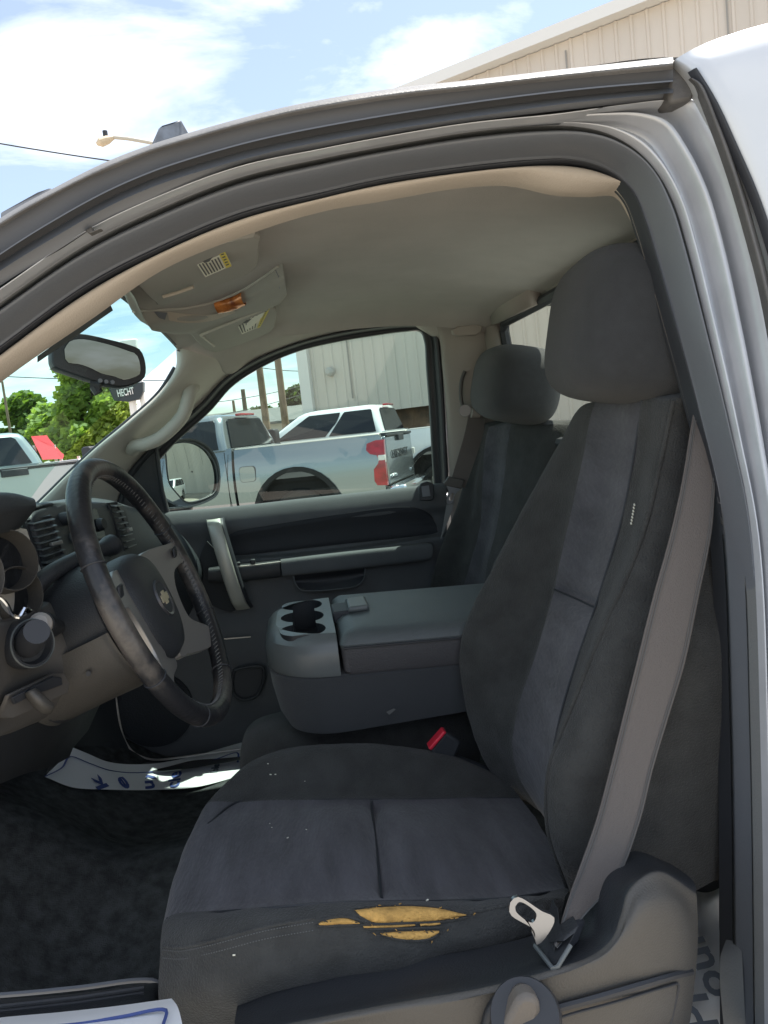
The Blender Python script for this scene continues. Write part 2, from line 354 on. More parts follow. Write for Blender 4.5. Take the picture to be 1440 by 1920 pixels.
# ------------------------------------------------------------------ trees
m_bark = mat('bark', (.11, .085, .06), .9, bump=.6, bscale=12)
def leafmat(nm, a_, c2): 
    m = mat(nm, a_, .55, col2=c2, vscale=1.3, spec=.3); t = m.node_tree; bs = t.nodes['Principled BSDF']
    tr = t.nodes.new('ShaderNodeBsdfTranslucent'); tr.inputs[0].default_value = (c2[0]*2.4, c2[1]*2.3, c2[2]*1.2, 1)
    mxs = t.nodes.new('ShaderNodeMixShader'); mxs.inputs[0].default_value = .45
    out = t.nodes['Material Output']; t.links.new(bs.outputs[0], mxs.inputs[1]); t.links.new(tr.outputs[0], mxs.inputs[2]); t.links.new(mxs.outputs[0], out.inputs[0]); return m
m_leafA = leafmat('leaf_bright', (.11, .17, .04), (.25, .34, .09)); m_leafB = leafmat('leaf_dull', (.05, .10, .02), (.12, .19, .04)); m_leafC = leafmat('leaf_dark', (.03, .055, .012), (.07, .11, .03))
def tree(px, pyt, pyb, Y, wpx, m, label, leaf=.3, nl=9000, group=None, name='tree', seed=1, thin=False):
    rnd = random.Random(seed)
    top = A(px, pyt, Y); h = top.z; wm = wpx*Y/F/2
    low = max(.8, A(px, pyb, Y).z)
    root = empty(name, (top.x, top.y, 0), label=label, cat='tree', group=group)
    b = MB(); tr = max(.12, h*.025)
    B0 = Vector((top.x, top.y, 0))
    b.tube([B0, B0+Vector((.1, 0, h*.3)), B0+Vector((-.1, .1, h*.6)), B0+Vector((0, 0, h*.9))], [tr*1.3, tr, tr*.6, tr*.15], 9)
    cl = []
    N = 44
    for i in range(N):
        a = rnd.uniform(0, 6.28); u_ = rnd.random()
        zc = low+(h-low)*(.1+.85*u_); rr = wm*(1.05-.75*max(0, u_-.25)**1.2/.75)*rnd.uniform(.35, .85)
        c = B0+Vector((math.cos(a)*rr, math.sin(a)*rr*.8, zc)); sz = wm*rnd.uniform(.20, .36)
        c.z = min(c.z, h-sz*.6); cl.append((c, sz))
        st = B0+Vector((0, 0, max(.5, zc-rr*.7)))
        b.tube([st, st.lerp(c, .5)+Vector((0, 0, .1)), c], [tr*.45, tr*.28, tr*.08], 6, cap=False)
    b.build('trunk', m_bark, root)
    vs = []; fs = []
    for i in range(nl):
        c, sz = rnd.choice(cl)
        d = Vector((rnd.gauss(0, 1), rnd.gauss(0, 1), rnd.gauss(0, .8))); d = d.normalized()*sz*(rnd.random()**.45)*rnd.uniform(.8, 1.15)
        p = c+d; l = leaf*rnd.uniform(.5, 1.2)
        a = Vector((rnd.gauss(0, 1), rnd.gauss(0, 1), rnd.gauss(0, .7))).normalized(); bb = a.orthogonal().normalized()*l*.38; a = a*l*.5
        k = len(vs); vs += [p-a, p+bb, p+a, p-bb]; fs.append((k, k+1, k+2, k+3))
    link('crown', mesh('crown', vs, fs), m, root, smooth=None)
tree(158, 655, 880, 30, 175, m_leafA, 'tall bright green tree seen through the windshield below the mirror', .32, 26000, seed=3)
tree(40, 742, 850, 44, 120, m_leafB, 'lower duller green tree at the far left behind the windshield', .40, 12000, seed=5)
tree(92, 762, 880, 36, 120, m_leafA, 'bushy green tree between the tall tree and the duller far left tree', .34, 12000, seed=21)
tree(212, 775, 850, 38, 60, m_leafA, 'small green tree beside the dark name sign', .34, 3500, seed=8)
tree(552, 727, 800, 52, 70, m_leafC, 'round dark green tree against the corner of the metal building', .4, 8000, seed=11)
tree(487, 765, 800, 60, 66, m_leafC, 'low dark green tree between the utility poles', .45, 5000, seed=14)

# ------------------------------------------------------------------ poles, wires, sign, lamp, canopy
m_pole = mat('weathered_wood', (.22, .17, .12), .9, bump=.4, bscale=6, var=.2, vscale=2)
def pole(px, pyt, Y, rad, label, arm=None):
    t_ = A(px, pyt, Y); root = empty('utility_pole', (t_.x, t_.y, 0), label=label, cat='utility pole', group='utility poles behind the lot')
    b = MB(); b.tube([(t_.x, t_.y, 0), (t_.x, t_.y, t_.z)], [rad*1.15, rad*.85], 12); b.build('shaft', m_pole, root)
    if arm:
        b = MB(); b.box((t_.x, t_.y-.2, t_.z-.5), (arm, .1, .12)); b.build('crossarm', m_pole, root)
        for q in (-.45, -.2, .2, .45): MB().tube([(t_.x+arm*q, t_.y-.2, t_.z-.44), (t_.x+arm*q, t_.y-.2, t_.z-.25)], .05, 8).build('insulator', MATS.get('porcelain') or mat('porcelain', (.3, .3, .28), .3), root)
    return t_
pA = pole(470, 560, 34, .15, 'brown utility pole, second thickest, left of the tall pale one', 2.2)
pB = pole(504, 540, 27, .12, 'tall pale slim utility pole nearest the metal building')
pC = pole(455, 730, 52, .16, 'short leaning dark pole left of the thick brown one')
pD = pole(437, 751, 70, .14, 'shortest and farthest thin pole above the silver truck roof')
pE = pole(4, 715, 30, .05, 'thin grey utility pole at the far left edge through the windshield')
def wire(a_, b_, sag, label, rad=.018):
    b = MB(); pts = [a_.lerp(b_, i/16)-Vector((0, 0, sag*4*(i/16)*(1-i/16))) for i in range(17)]
    b.tube(pts, rad, 6); o = b.build('power_line', mat('wire_black', (.03, .03, .03), .6) if 'wire_black' not in MATS else MATS['wire_black'], None)
    tag(o, label, 'power line', 'overhead power lines')
wire(A(-200, 232, 24), A(700, 350, 24), .25, 'black power line crossing the open sky left of the roof', .02)
wire(A(350, 760, 40), A(640, 700, 52), .3, 'upper thin power line between the poles seen through the side window')
wire(A(340, 790, 40), A(640, 712, 48), .3, 'middle power line crossing behind the poles in the side window')
wire(A(380, 665, 34), A(640, 690, 45), .4, 'highest power line running towards the metal building in the side window')
wire(A(-60, 702, 30), A(420, 712, 30), .1, 'thin power line seen through the windshield behind the mirror', .015)
wire(A(-150, 385, 26), A(300, 455, 26), .2, 'short stretch of power line just above the far left roof edge', .015)

sg = A(238, 735, 28); sr = empty('dealer_sign', (sg.x, sg.y, 0), label='dark curved name sign with white HECHT lettering on a pole', cat='sign')
b = MB(); b.prism([(203, 728, 28), (268, 716, 28), (268, 734, 28), (262, 748, 28), (240, 753, 28), (214, 751, 28)], (0, .35, 0)); b.build('panel', mat('sign_black', (.02, .03, .035), .4), sr, smooth=None)
to = A(221, 744, 27.97); text('lettering', 'HECHT', .34, to, A(248, 739, 27.97)-to, (0, 0, 1), mat('sign_white', (.85, .85, .83), .5), sr, .01, sx=.52, bold=.006)
b = MB(); q = A(232, 640, 28.3); b.tube([(q.x, q.y, 0), (q.x, q.y, q.z)], .13, 10); q2 = A(252, 640, 28.3); b.tube([(q2.x, q2.y, 0), (q2.x, q2.y, q2.z)], .1, 10); b.build('post', MATS['sign_white'], sr)
b = MB(); b.prism([(228, 637, 28), (256, 634, 28), (256, 690, 28), (228, 690, 28)], (0, .3, 0)); b.build('upper_panel', MATS['sign_white'], sr, bevel=.05)

sl = A(300, 276, 20); lr = empty('street_lamp', (sl.x+.6, sl.y, 0), label='pale cobra head street lamp on a curved arm above the roof edge', cat='street lamp')
b = MB(); b.tube([(360, 900, 20), (360, 340, 20)], .1, 12); b.tube([(360, 340, 20), (350, 300, 20), (320, 276, 20), (280, 267, 20), (240, 260, 20), (208, 257, 20)], .045, 10); b.build('arm', mat('lamp_pole', (.5, .47, .40), .5), lr)
b = MB(); p0 = A(213, 258, 20); p1 = A(181, 270, 20)
b.tube([p0, p0.lerp(p1, .35), p0.lerp(p1, .75), p1], [.06, .13, .15, .05], 12, flat=.7); b.build('lamp_head', mat('lamp_head', (.62, .52, .38), .5), lr)
b = MB(); q = A(198, 256, 20); b.tube([q, q+Vector((0, 0, .13))], .06, 10); b.build('photocell', M['blk'], lr)

cp = empty('red_canopy', tuple(A(90, 850, 20).xy)+(0,), label='red canopy roof beside the tree seen through the windshield', cat='canopy')
b = MB(); b.prism([(58, 818, 19), (88, 816, 19), (101, 838, 19), (120, 852, 18.5), (118, 860, 18.5), (80, 862, 18.5)], ray(90, 840)*2.0); b.build('roof', mat('red_vinyl', (.70, .03, .05), .5), cp)
for q in ((64, 835), (114, 858)):
    p = A(q[0], q[1], 19); MB().tube([p, (p.x, p.y, 0)], .04, 8).build('leg', m_trim, cp); MB().tube([p+Vector((0, 1.5, 0)), (p.x, p.y+1.5, 0)], .04, 8).build('leg', m_trim, cp)

# ------------------------------------------------------------------ other vehicles (local axes: +x forward, +y the side facing the camera)
m_tyre = mat('tyre', (.02, .02, .02), .8); m_rim = mat('alloy', (.45, .46, .47), .3, .8)
m_arch = mat('arch_black', (.015, .015, .016), .8); m_red = mat('tail_red', (.45, .008, .02), .12, coat=.8, col2=(.22, .005, .01), vscale=9)
m_hole = mat('under_black', (.008, .008, .009), .9)
def arc(cx, cz, r_, a0, a1, n=14): return [(cx+r_*math.cos(R(a0+(a1-a0)*i/n)), cz+r_*math.sin(R(a0+(a1-a0)*i/n))) for i in range(n+1)]
def side_profile(top, arches, bot, x0, x1):
    """closed outline in x,z: top given left to right (x0..x1), bottom with wheel arches cut"""
    pts = list(top); pts.append((x1, bot))
    for cx, cz, r_ in sorted(arches, reverse=True):
        a = math.degrees(math.asin(max(-1, min(1, (bot-cz)/r_))))
        pts += arc(cx, cz, r_, a, 180-a)
    pts.append((x0, bot)); return pts
def wheel_at(root, cx, y, r_=.41):
    wv = bpy.data.objects.new('wheel', None)
    b = MB(); prof = [(r_*.62, -.13), (r_*.9, -.14), (r_, -.10), (r_, .10), (r_*.9, .14), (r_*.62, .13)]
    rings = [[Vector((cx+pr*math.cos(2*math.pi*j/28), y+py, r_+pr*math.sin(2*math.pi*j/28))) for pr, py in prof] for j in range(29)]
    b.loft(rings, cap=False); t = b.build('wheel', m_tyre, root, local=True)
    b = MB(); sg_ = 1 if y > 0 else -1
    b.loft([[Vector((cx+rr*math.cos(2*math.pi*j/28), y+sg_*yy, r_+rr*math.sin(2*math.pi*j/28))) for j in range(28)] for rr, yy in ((r_*.66, -.1), (r_*.66, .13), (r_*.6, .12), (r_*.55, .06))])
    for k in range(6):
        a = 2*math.pi*k/6; c = Vector((cx+r_*.32*math.cos(a), y+sg_*.09, r_+r_*.32*math.sin(a)))
        b.box(c, (r_*.55, .05, .09), rot=Matrix.Rotation(-a, 3, 'Y'))
    b.build('rim', m_rim, t, local=True)
def greenhouse(root, xs, zb, zt, yb, yt, m, slabs, gm, rearwin=True, front=True, qlab=None, thick=.0):
    """cab upper: xs=(rear bottom, rear top, front top, front bottom); slabs = side window quads as (u0,u1) along the belt"""
    xr, xrt, xft, xf = xs
    def rp(x, y, z, r_=.1): pass
    rings = []
    for t_, sh in ((0, 0), (.25, 0), (.5, 0), (.72, 0), (.86, .0), (.95, .03), (1, .12)):
        zz_ = zb+(zt-zb)*t_; xa = xr+(xrt-xr)*t_+sh; xb = xf+(xft-xf)*t_-sh*1.5; yy = yb+(yt-yb)*t_**1.3-sh*.9
        o = rrect(xb-xa, 2*yy, .09+.05*t_, 4); rings.append([Vector(((xa+xb)/2+p[0], p[1], zz_)) for p in o])
    MB().loft(rings).build('cab', m, root, local=True, smooth=50)
    def pt(u_, t_, side, o=.006):
        xa = xr+(xrt-xr)*t_; xb = xf+(xft-xf)*t_; yy = yb+(yt-yb)*t_**1.3+o
        return Vector((xa+(xb-xa)*u_, yy*side, zb+(zt-zb)*t_))
    for side in (1, -1):
        for u0_, u1_, u2_, u3_ in slabs:          # rear bottom, rear top, front top, front bottom
            q = [pt(u0_, .05, side), pt(u1_, .5, side), pt(u1_+.01, .80, side), pt(u1_+.02, .84, side), pt(u2_-.02, .84, side), pt(u2_, .80, side), pt(u3_, .05, side)] if u2_ > .86 else [pt(u0_, .05, side), pt(u1_, .5, side), pt(u1_+.005, .80, side), pt(u1_+.015, .84, side), pt(u2_-.015, .84, side), pt(u2_-.005, .80, side), pt(u3_, .05, side)]
            MB().prism(q, (0, .012*side, 0)).build('side_window', gm, root, local=True, smooth=None)
    if rearwin:
        q = []
        for yy, t_ in ((-.82, .06), (-.78, .8), (-.72, .86), (.72, .86), (.78, .8), (.82, .06)):
            ww = (yb+(yt-yb)*t_**1.3); q.append(Vector((xr+(xrt-xr)*t_-.008, yy*ww, zb+(zt-zb)*t_)))
        MB().prism(q, (-.012, 0, 0)).build('rear_window', gm, root, local=True, smooth=None)
    if front:
        q = []
        for yy, t_ in ((-.88, .05), (-.84, .84), (.84, .84), (.88, .05)):
            ww = (yb+(yt-yb)*t_**1.3); q.append(Vector((xf+(xft-xf)*t_+.01, yy*ww, zb+(zt-zb)*t_)))
        MB().prism(q, (.02, 0, 0)).build('windshield', gm, root, local=True, smooth=None)
def curve_side(o, W=1.02, z0=.98, k=.20, sill=.62):
    bm = bmesh.new(); bm.from_mesh(o.data)
    for z_ in [sill+.06*i for i in range(18)]:
        bmesh.ops.bisect_plane(bm, geom=bm.verts[:]+bm.edges[:]+bm.faces[:], plane_co=(0, 0, z_), plane_no=(0, 0, 1))
    for v in bm.verts:
        if abs(v.co.y) > .5:
            d_ = k*(v.co.z-z0)**2*(1.5 if v.co.z > z0 else 1)+.035*math.exp(-((v.co.z-1.22)/.05)**2)*0
            v.co.y -= math.copysign(d_, v.co.y)
    bm.to_mesh(o.data); bm.free(); o.data.shade_smooth(); o.data.set_sharp_from_angle(angle=R(30))
def pickup(x, y, rz, paint, label, lettering=True, fuel=True, group=None, gm=None, big=True):
    root = empty('pickup_truck', (x, y, 0), rz, label=label, cat='pickup truck', group=group); gm = gm or M['blkglass']
    W = 1.02; zr = 1.47; bot = .62
    ar = [(1.28, .50, .60)]
    # bed: two sides, floor, tailgate
    for sd_ in (1, -1):
        b = MB(); o = side_profile([(0.02, 1.40), (.05, zr), (1.0, zr+.008), (2.16, zr)], ar, bot, .02, 2.16)
        b.prism([(p[0], sd_*W, p[1]) for p in o], (0, -sd_*.09, 0)); curve_side(b.build('bed_side', paint, root, local=True))
        b = MB(); o1 = arc(1.28, .50, .595, 8, 172); o2 = arc(1.28, .50, .66, 8, 172)
        b.prism([(p[0], sd_*(W-.01), p[1]) for p in o1+o2[::-1]], (0, sd_*.035, 0)); b.build('arch_trim', m_arch, root, local=True, smooth=None)
        b = MB(); b.box((1.1, sd_*(W-.115), zr+.008), (2.1, .09, .02)); b.build('bed_rail_cap', paint if not big else M['silver'], root, local=True, bevel=.01)
    b = MB(); b.box((1.1, 0, .98), (2.1, 1.86, .05)); b.box((2.13, 0, 1.2), (.05, 1.86, .5)); b.box((1.28, .74, .8), (1.1, .3, .36)); b.box((1.28, -.74, .8), (1.1, .3, .36)); b.box((3, 0, .62), (5.0, 1.1, .2)); b.build('bed_floor', m_hole, root, local=True, smooth=None)
    tg = MB().prism([(-.01, .84, .78), (-.01, -.84, .78), (-.01, -.86, 1.44), (-.01, .86, 1.44)], (.07, 0, 0)).build('tailgate', paint, root, local=True, bevel=.02)
    b = MB(); b.box((-.02, 0, 1.40), (.05, .34, .09)); b.build('handle', M['blk'], tg, local=True, bevel=.01)
    b = MB(); b.box((-.016, 0, 1.45), (.03, 1.66, .035)); b.build('spoiler', M['blk'], tg, local=True, bevel=.01)
    if lettering:
        text('lettering', 'CHEVROLET', .17, (-.022, .60, 1.12), (0, -1, 0), (0, 0, 1), M['blk'], tg, .004, True, 1.12)
        text('badge', 'SILVERADO', .07, (-.022, .76, .86), (0, -1, 0), (0, 0, 1), M['chrome'], tg, .004, True, 1., .002)
        text('badge', 'LT', .07, (-.022, -.60, .86), (0, -1, 0), (0, 0, 1), M['chrome'], tg, .004, True, 1., .002)
    for sd_ in (1, -1):        # C-shaped tail light wrapping the corner, with a pale reversing lens
        o = [(0, 1.40), (.12, 1.40), (.24, 1.365), (.25, 1.28), (.20, 1.225), (.11, 1.20), (.085, 1.14), (.10, 1.09), (.165, 1.02), (.175, .86), (.14, .80), (0, .79)]
        tl = MB().prism([(p[0]+(-.015 if sd_ > 0 else .03), sd_*(W+.012), p[1]) for p in o], (0, -sd_*.07, 0)).build('tail_light', m_red, root, local=True); curve_side(tl)
        b = MB(); b.box((.03, sd_*(W-.02), 1.15), (.1, .05, .10)); b.build('reversing_lens', m_trim, tl, local=True, bevel=.01)
    b = MB(); b.box((-.14, 0, .66), (.26, 1.98, .24)); b.build('rear_bumper', M['chrome'], root, local=True, bevel=.05, seg=3)
    # cab lower body, hood, front
    b = MB(); o = side_profile([(2.20, 1.50), (4.35, 1.50), (4.7, 1.51), (5.5, 1.46), (5.82, 1.28)], [(5.02, .50, .56)], .50, 2.20, 5.86)
    b.prism([(p[0], W, p[1]) for p in o], (0, -2*W, 0)); curve_side(b.build('body', paint, root, local=True))
    for sd_ in (1, -1):
        b = MB(); b.prism([(p[0], sd_*(W-.01), p[1]) for p in arc(5.02, .5, .555, 5, 175)+arc(5.02, .5, .61, 5, 175)[::-1]], (0, sd_*.03, 0)); b.build('arch_trim', m_arch, root, local=True, smooth=None)
        b = MB(); b.box((3.4, sd_*(W+.05), .42), (2.1, .16, .06)); b.build('running_board', m_arch, root, local=True, bevel=.02)
        for xh in (2.55, 3.55): b = MB(); b.box((xh+.12, sd_*(W+.03), 1.28), (.22, .05, .045)); b.build('door_handle', paint, root, local=True, bevel=.015)
        b = MB()
        for xs_ in (2.28, 3.30, 4.28): b.box((xs_, sd_*(W+.002), 1.0), (.008, .006, .9))
        b.build('door_seam', m_hole, root, local=True, smooth=None)
        b = MB(); b.prism([(p[0]+4.22, sd_*(W+.12), p[1]+1.60) for p in rrect(.16, .30, .05, 4)], (0, sd_*.22, 0)); b.build('door_mirror', M['blk'], root, local=True, bevel=.02)
    greenhouse(root, (2.26, 2.40, 3.80, 4.58), 1.48, 2.0, .98, .74, paint, [(.05, .055, .40, .44), (.47, .43, .84, .90)], gm)
    if fuel:
        o = rrect(.24, .22, .05, 5); b = MB(); b.prism([(p[0]+1.97, W-.006, p[1]+1.12) for p in o], (0, .006, 0)); fd = b.build('fuel_door', m_hole, root, local=True, smooth=None)
        b = MB(); b.prism([(p[0]*.95+1.97, W-.003, p[1]*.95+1.12) for p in o], (0, .008, 0)); b.build('flap', paint, fd, local=True, smooth=None)
    for cx in (1.28, 5.02):
        for sd_ in (1, -1): wheel_at(root, cx, sd_*(W-.2), .42)
    b = MB(); b.box((2.34, 0, 1.985), (.10, .5, .035)); b.build('brake_light', m_red, root, local=True, bevel=.01)
    return root
m_silverbg = mat('silver_truck_paint', (.27, .30, .32), .24, .75, coat=.7); m_whitebg = mat('white_truck_paint', (.78, .80, .81), .3, 0, coat=.7)
def place(px, py, Y, phi): q = A(px, py, Y); return q.x, q.y
phi = R(20)
q = A(716, 850, 10.2)          # near rear corner of the silver truck
def origin(q, ph, lx, ly):     # world origin so that local (lx,ly) lands on q
    c_, s_2 = math.cos(math.pi-ph), math.sin(math.pi-ph)
    return q.x-(lx*c_-ly*s_2), q.y-(lx*s_2+ly*c_)
ox, oy = origin(q, phi, .02, 1.02)
pickup(ox, oy, math.pi-phi, m_silverbg, 'silver pickup with a red tail light and CHEVROLET tailgate parked nearest the side window', gm=M['blkglass'])
q = A(722, 800, 13.6); phi2 = R(20)
ox, oy = origin(q, phi2, 2.2, 1.02)
pickup(ox, oy, math.pi-phi2, m_whitebg, 'white crew cab pickup parked behind the silver truck', lettering=False, gm=M['blkglass'])
q = A(88, 885, 13.2); phi3 = R(58)
ox, oy = origin(q, phi3, 2.25, -1.0)
pickup(ox, oy, math.pi-phi3, mat('grey_truck_paint', (.42, .47, .48), .25, .4, coat=.7), 'pale grey pickup with dark windows at the far left behind the windshield', lettering=False, fuel=False).scale = (1, 1, 1.07)
def suv(x, y, rz, paint, label):
    root = empty('sport_utility', (x, y, 0), rz, label=label, cat='suv')
    b = MB(); o = side_profile([(0, 1.0), (.08, 1.12), (3.3, 1.10), (4.3, 1.0), (4.6, .8)], [(.95, .38, .42), (3.75, .38, .42)], .30, 0, 4.65)
    b.prism([(p[0], .92, p[1]) for p in o], (0, -1.84, 0)); b.build('body', paint, root, local=True, bevel=.06, seg=3)
    greenhouse(root, (.05, .35, 2.6, 3.45), 1.09, 1.66, .90, .70, paint, [(.08, .06, .26, .27), (.30, .29, .56, .58), (.60, .58, .86, .9)], M['blkglass'])
    for cx in (.95, 3.75):
        for sd_ in (1, -1): wheel_at(root, cx, sd_*.80, .35)
    for sd_ in (1, -1): b = MB(); b.box((.02, sd_*.8, 1.0), (.1, .2, .25)); b.build('tail_light', m_red, root, local=True, bevel=.02)
    return root

suv(17.5, 3.1, R(205), m_whitebg, 'white SUV parked behind, seen only as the reflection in the passenger side mirror')

# ================================================================== the truck we look into
TR = empty('pickup_truck', (.3, 1.4, 0), label='silver pickup with its driver door open, showing seats, steering wheel and console', cat='pickup truck')
def off(p, d): return V3(p)+Vector(d)
def lerpr(a, b, t, dy=0, d=None):
    out = []
    for i, (p, q) in enumerate(zip(a, b)):
        v = V3(p).lerp(V3(q), t); k = d[i] if d else 1
        out.append(v+Vector((0, dy*k, 0)))
    return out
# ---- roof rail (outer edge, drip channel, black groove)
xs = [-420, -200, 0, 100, 200, 280, 340, 450, 550, 720, 900, 1080, 1262]
y0 = [760, 560, 412, 356, 306, 275, 256, 225, 200, 171, 151, 130, 110]
y1 = [772, 572, 428, 370, 322, 290, 272, 240, 217, 188, 167, 147, 130]
y2 = [815, 618, 475, 412, 357, 322, 301, 269, 246, 215, 188, 166, 150]
y3 = [830, 634, 492, 430, 374, 338, 317, 285, 262, 231, 203, 180, 163]
y4 = [845, 650, 508, 446, 389, 353, 332, 300, 276, 245, 217, 192, 174]
y5 = [870, 680, 536, 474, 412, 375, 352, 309, 288, 254, 226, 204, 186]
yd = [.70, .72, .745, .75, .76, .765, .77, .775, .78, .78, .78, .78, .78]
row = lambda ys, dy: [(x, y, d+dy) for x, y, d in zip(xs, ys, yd)]
strip('roof_rail', [row([a-3 for a in y0], .05), row(y0, .015), row([a*.5+b_*.5 for a, b_ in zip(y0, y1)], .0), row(y1, .004)], M['rail'], TR, n=90, solid=.0)
strip('drip_channel', [row(y1, .004), row(y1, .014), row(y2, .018), row(y2, .003), row([a+3 for a in y2], .003), row([a+3 for a in y2], .02), row(y3, .022), row(y4, .012), row(y4, .03), row(y5, .035), row([a+22 for a in y5], .09)], [mat('channel_blue_grey', (.115, .125, .145), .45), M['rubber_dk'], M['rubber']], TR, n=90, k=1, cross=False, mi=[1, 0, 0, 0, 1, 1, 2, 1, 2, 1], smooth=30)
# exterior roof skin
rf = [[(p[0], p[1]-3, p[2]+.05) for p in row(y0, 0)]]
base0 = [V3(p) for p in rf[0]]
roofrows = [base0]
for yy, dz in ((1.0, .010), (1.45, .022), (1.9, .010), (2.06, -.01), (2.13, -.05)):
    roofrows.append([Vector((p.x, yy, min(p.z, 1.885)+dz*(1 if p.x > -.3 else .6))) for p in base0])
cut = 4
strip('roof', [r_[cut:]+[r_[-1]+Vector((.19, 0, -.03))] for r_ in roofrows], M['paint'], TR, n=50)
# ---- painted door frame and rear pillar, rubber seal, inner trim share stations
Ar = [(-300, 748, .74), (0, 541, .775), (165, 430, .79), (300, 366, .80), (450, 311, .805), (600, 279, .81), (720, 256, .81), (880, 230, .81), (1045, 213, .81), (1170, 196, .81), (1262, 186, .81), (1302, 188, .80), (1332, 240, .79), (1372, 330, .78), (1402, 430, .775), (1436, 600, .765), (1470, 830, .745), (1492, 1060, .72), (1505, 1400, .69), (1515, 1960, .66)]
Br = [(-300, 790, .79), (0, 568, .82), (165, 457, .835), (300, 391, .845), (450, 333, .85), (600, 298, .85), (720, 275, .85), (880, 248, .85), (1010, 236, .85), (1085, 238, .85), (1140, 251, .85), (1190, 279, .85), (1228, 318, .845), (1262, 378, .84), (1288, 460, .835), (1326, 615, .82), (1372, 815, .80), (1409, 1010, .775), (1426, 1400, .74), (1434, 1960, .71)]
Cr = [(-300, 893, .85), (0, 662, .88), (165, 543, .89), (300, 473, .90), (450, 410, .90), (600, 372, .90), (720, 344, .90), (880, 321, .90), (1000, 309, .90), (1070, 307, .90), (1120, 318, .90), (1158, 339, .90), (1185, 368, .895), (1207, 425, .89), (1227, 492, .885), (1258, 600, .87), (1302, 760, .86), (1345, 945, .84), (1366, 1350, .81), (1372, 1960, .78)]
Dr = [(-300, 950, .87), (0, 706, .90), (165, 592, .91), (300, 499, .92), (450, 436, .92), (600, 389, .92), (720, 368, .92), (860, 344, .92), (960, 339, .92), (1050, 357, .92), (1110, 360, .92), (1165, 360, .92), (1190, 395, .93), (1212, 450, .93), (1232, 515, .93), (1262, 620, .92), (1306, 780, .91), (1348, 960, .90), (1366, 1350, .88), (1372, 1960, .85)]
k_ = [.25, .3, .3, .3, .3, .3, .3, .35, .5, .7, .9, 1, 1, 1, 1, 1, 1, 1, 1, 1]
strip('door_frame', [lerpr(Ar, Ar, 0, .02), Ar, lerpr(Ar, Br, .14, .002, k_), lerpr(Ar, Br, .26, .022, k_), lerpr(Ar, Br, .40, .014, k_), lerpr(Ar, Br, .52, -.012, k_), lerpr(Ar, Br, .66, .020, k_), lerpr(Ar, Br, .80, .006, k_), lerpr(Ar, Br, .93, -.010, k_), Br], M['frame'], TR, n=150, k=3)
strip('door_seal', [Br, lerpr(Br, Br, 0, .02), lerpr(Br, Cr, .12, .0), lerpr(Br, Cr, .35, -.022), lerpr(Br, Cr, .58, -.018), lerpr(Br, Cr, .76, .012), lerpr(Br, Cr, .88, .0), lerpr(Br, Cr, .97, .004), lerpr(Cr, Cr, 0, .025)], [M['rubber'], M['rubber_dk'], M['pillar']], TR, n=150, k=3, mi=[2, 0, 0, 0, 0, 1, 1, 1])
MBt = strip('frame_trim', [[off(p, (0, .02, 0)) for p in Cr], lerpr(Cr, Dr, .15, -.004), lerpr(Cr, Dr, .55, -.012), Dr, lerpr(Dr, Dr, 0, .02)], M['tan'], TR, n=150, k=3)
# small clips on the drip channel
plate('seal_clip', [(160, 432, .785), (171, 424, .785), (174, 432, .785), (190, 428, .785), (168, 438, .785)], M['rail'], TR, (0, .01, 0), bevel=.001)
plate('channel_end_cap', [(1250, 122, .80), (1262, 108, .80), (1276, 112, .80), (1296, 134, .795), (1306, 152, .79), (1300, 188, .795), (1256, 194, .80)], M['rail'], TR, (0, .03, 0), bevel=.004)
# ---- lower pillar inner plastic (lower right), black belt guide
strip('pillar_trim', [[(1366, 640, .93), (1370, 1000, .92), (1365, 1400, .9), (1362, 1700, .88), (1364, 1960, .86)], [(1350, 660, 1.0), (1356, 1000, 1.0), (1352, 1400, .98), (1348, 1700, .97), (1350, 1960, .96)]], M['rubber_dk'], TR, n=20, k=2)
strip('sill_cover', [[(1362, 1760, .80), (1350, 1800, .79), (1360, 1960, .78)], [(1390, 1740, .78), (1392, 1800, .76), (1400, 1960, .75)]], M['pillar'], TR, n=12)
# ---- outside skin behind the door opening
Er = [(1268, 110, .79), (1300, 132, .775), (1338, 195, .765), (1375, 275, .76), (1412, 360, .755), (1440, 440, .75), (1478, 580, .735), (1510, 830, .71), (1535, 1060, .68), (1550, 1400, .65), (1560, 1960, .62)]
E2 = [off(p, (.04, -.012, .012)) for p in Er]; E3 = [off(p, (.18, -.02, .03)) for p in Er]; E4 = [off(p, (.235, -.012, .022)) for p in Er]; E5 = [off(p, (.26, .05, .01)) for p in Er]
strip('cab_side', [[off(p, (.004, .03, 0)) for p in Er], Er, E2, E3, E4, E5], M['paint'], TR, n=60, k=4)
strip('body_seal', [[off(p, (-.004, .004, 0)) for p in Er[1:]], [off(p, (.0, -.006, 0)) for p in Er[1:]], [off(p, (.006, .004, .0)) for p in Er[1:]]], M['rubber_dk'], TR, n=60, k=3)
strip('corner_molding', [[(1290, 150, .79), (1300, 165, .788), (1330, 240, .78), (1362, 330, .775), (1392, 430, .77), (1425, 560, .76), (1460, 760, .74)], [(1296, 146, .77), (1312, 158, .765), (1344, 232, .76), (1376, 322, .755), (1406, 424, .75), (1440, 556, .74), (1474, 756, .72)], [(1306, 148, .785), (1322, 160, .78), (1352, 230, .775), (1384, 320, .77), (1414, 420, .765), (1448, 552, .755), (1482, 752, .735)]], M['rail'], TR, n=50, k=4)

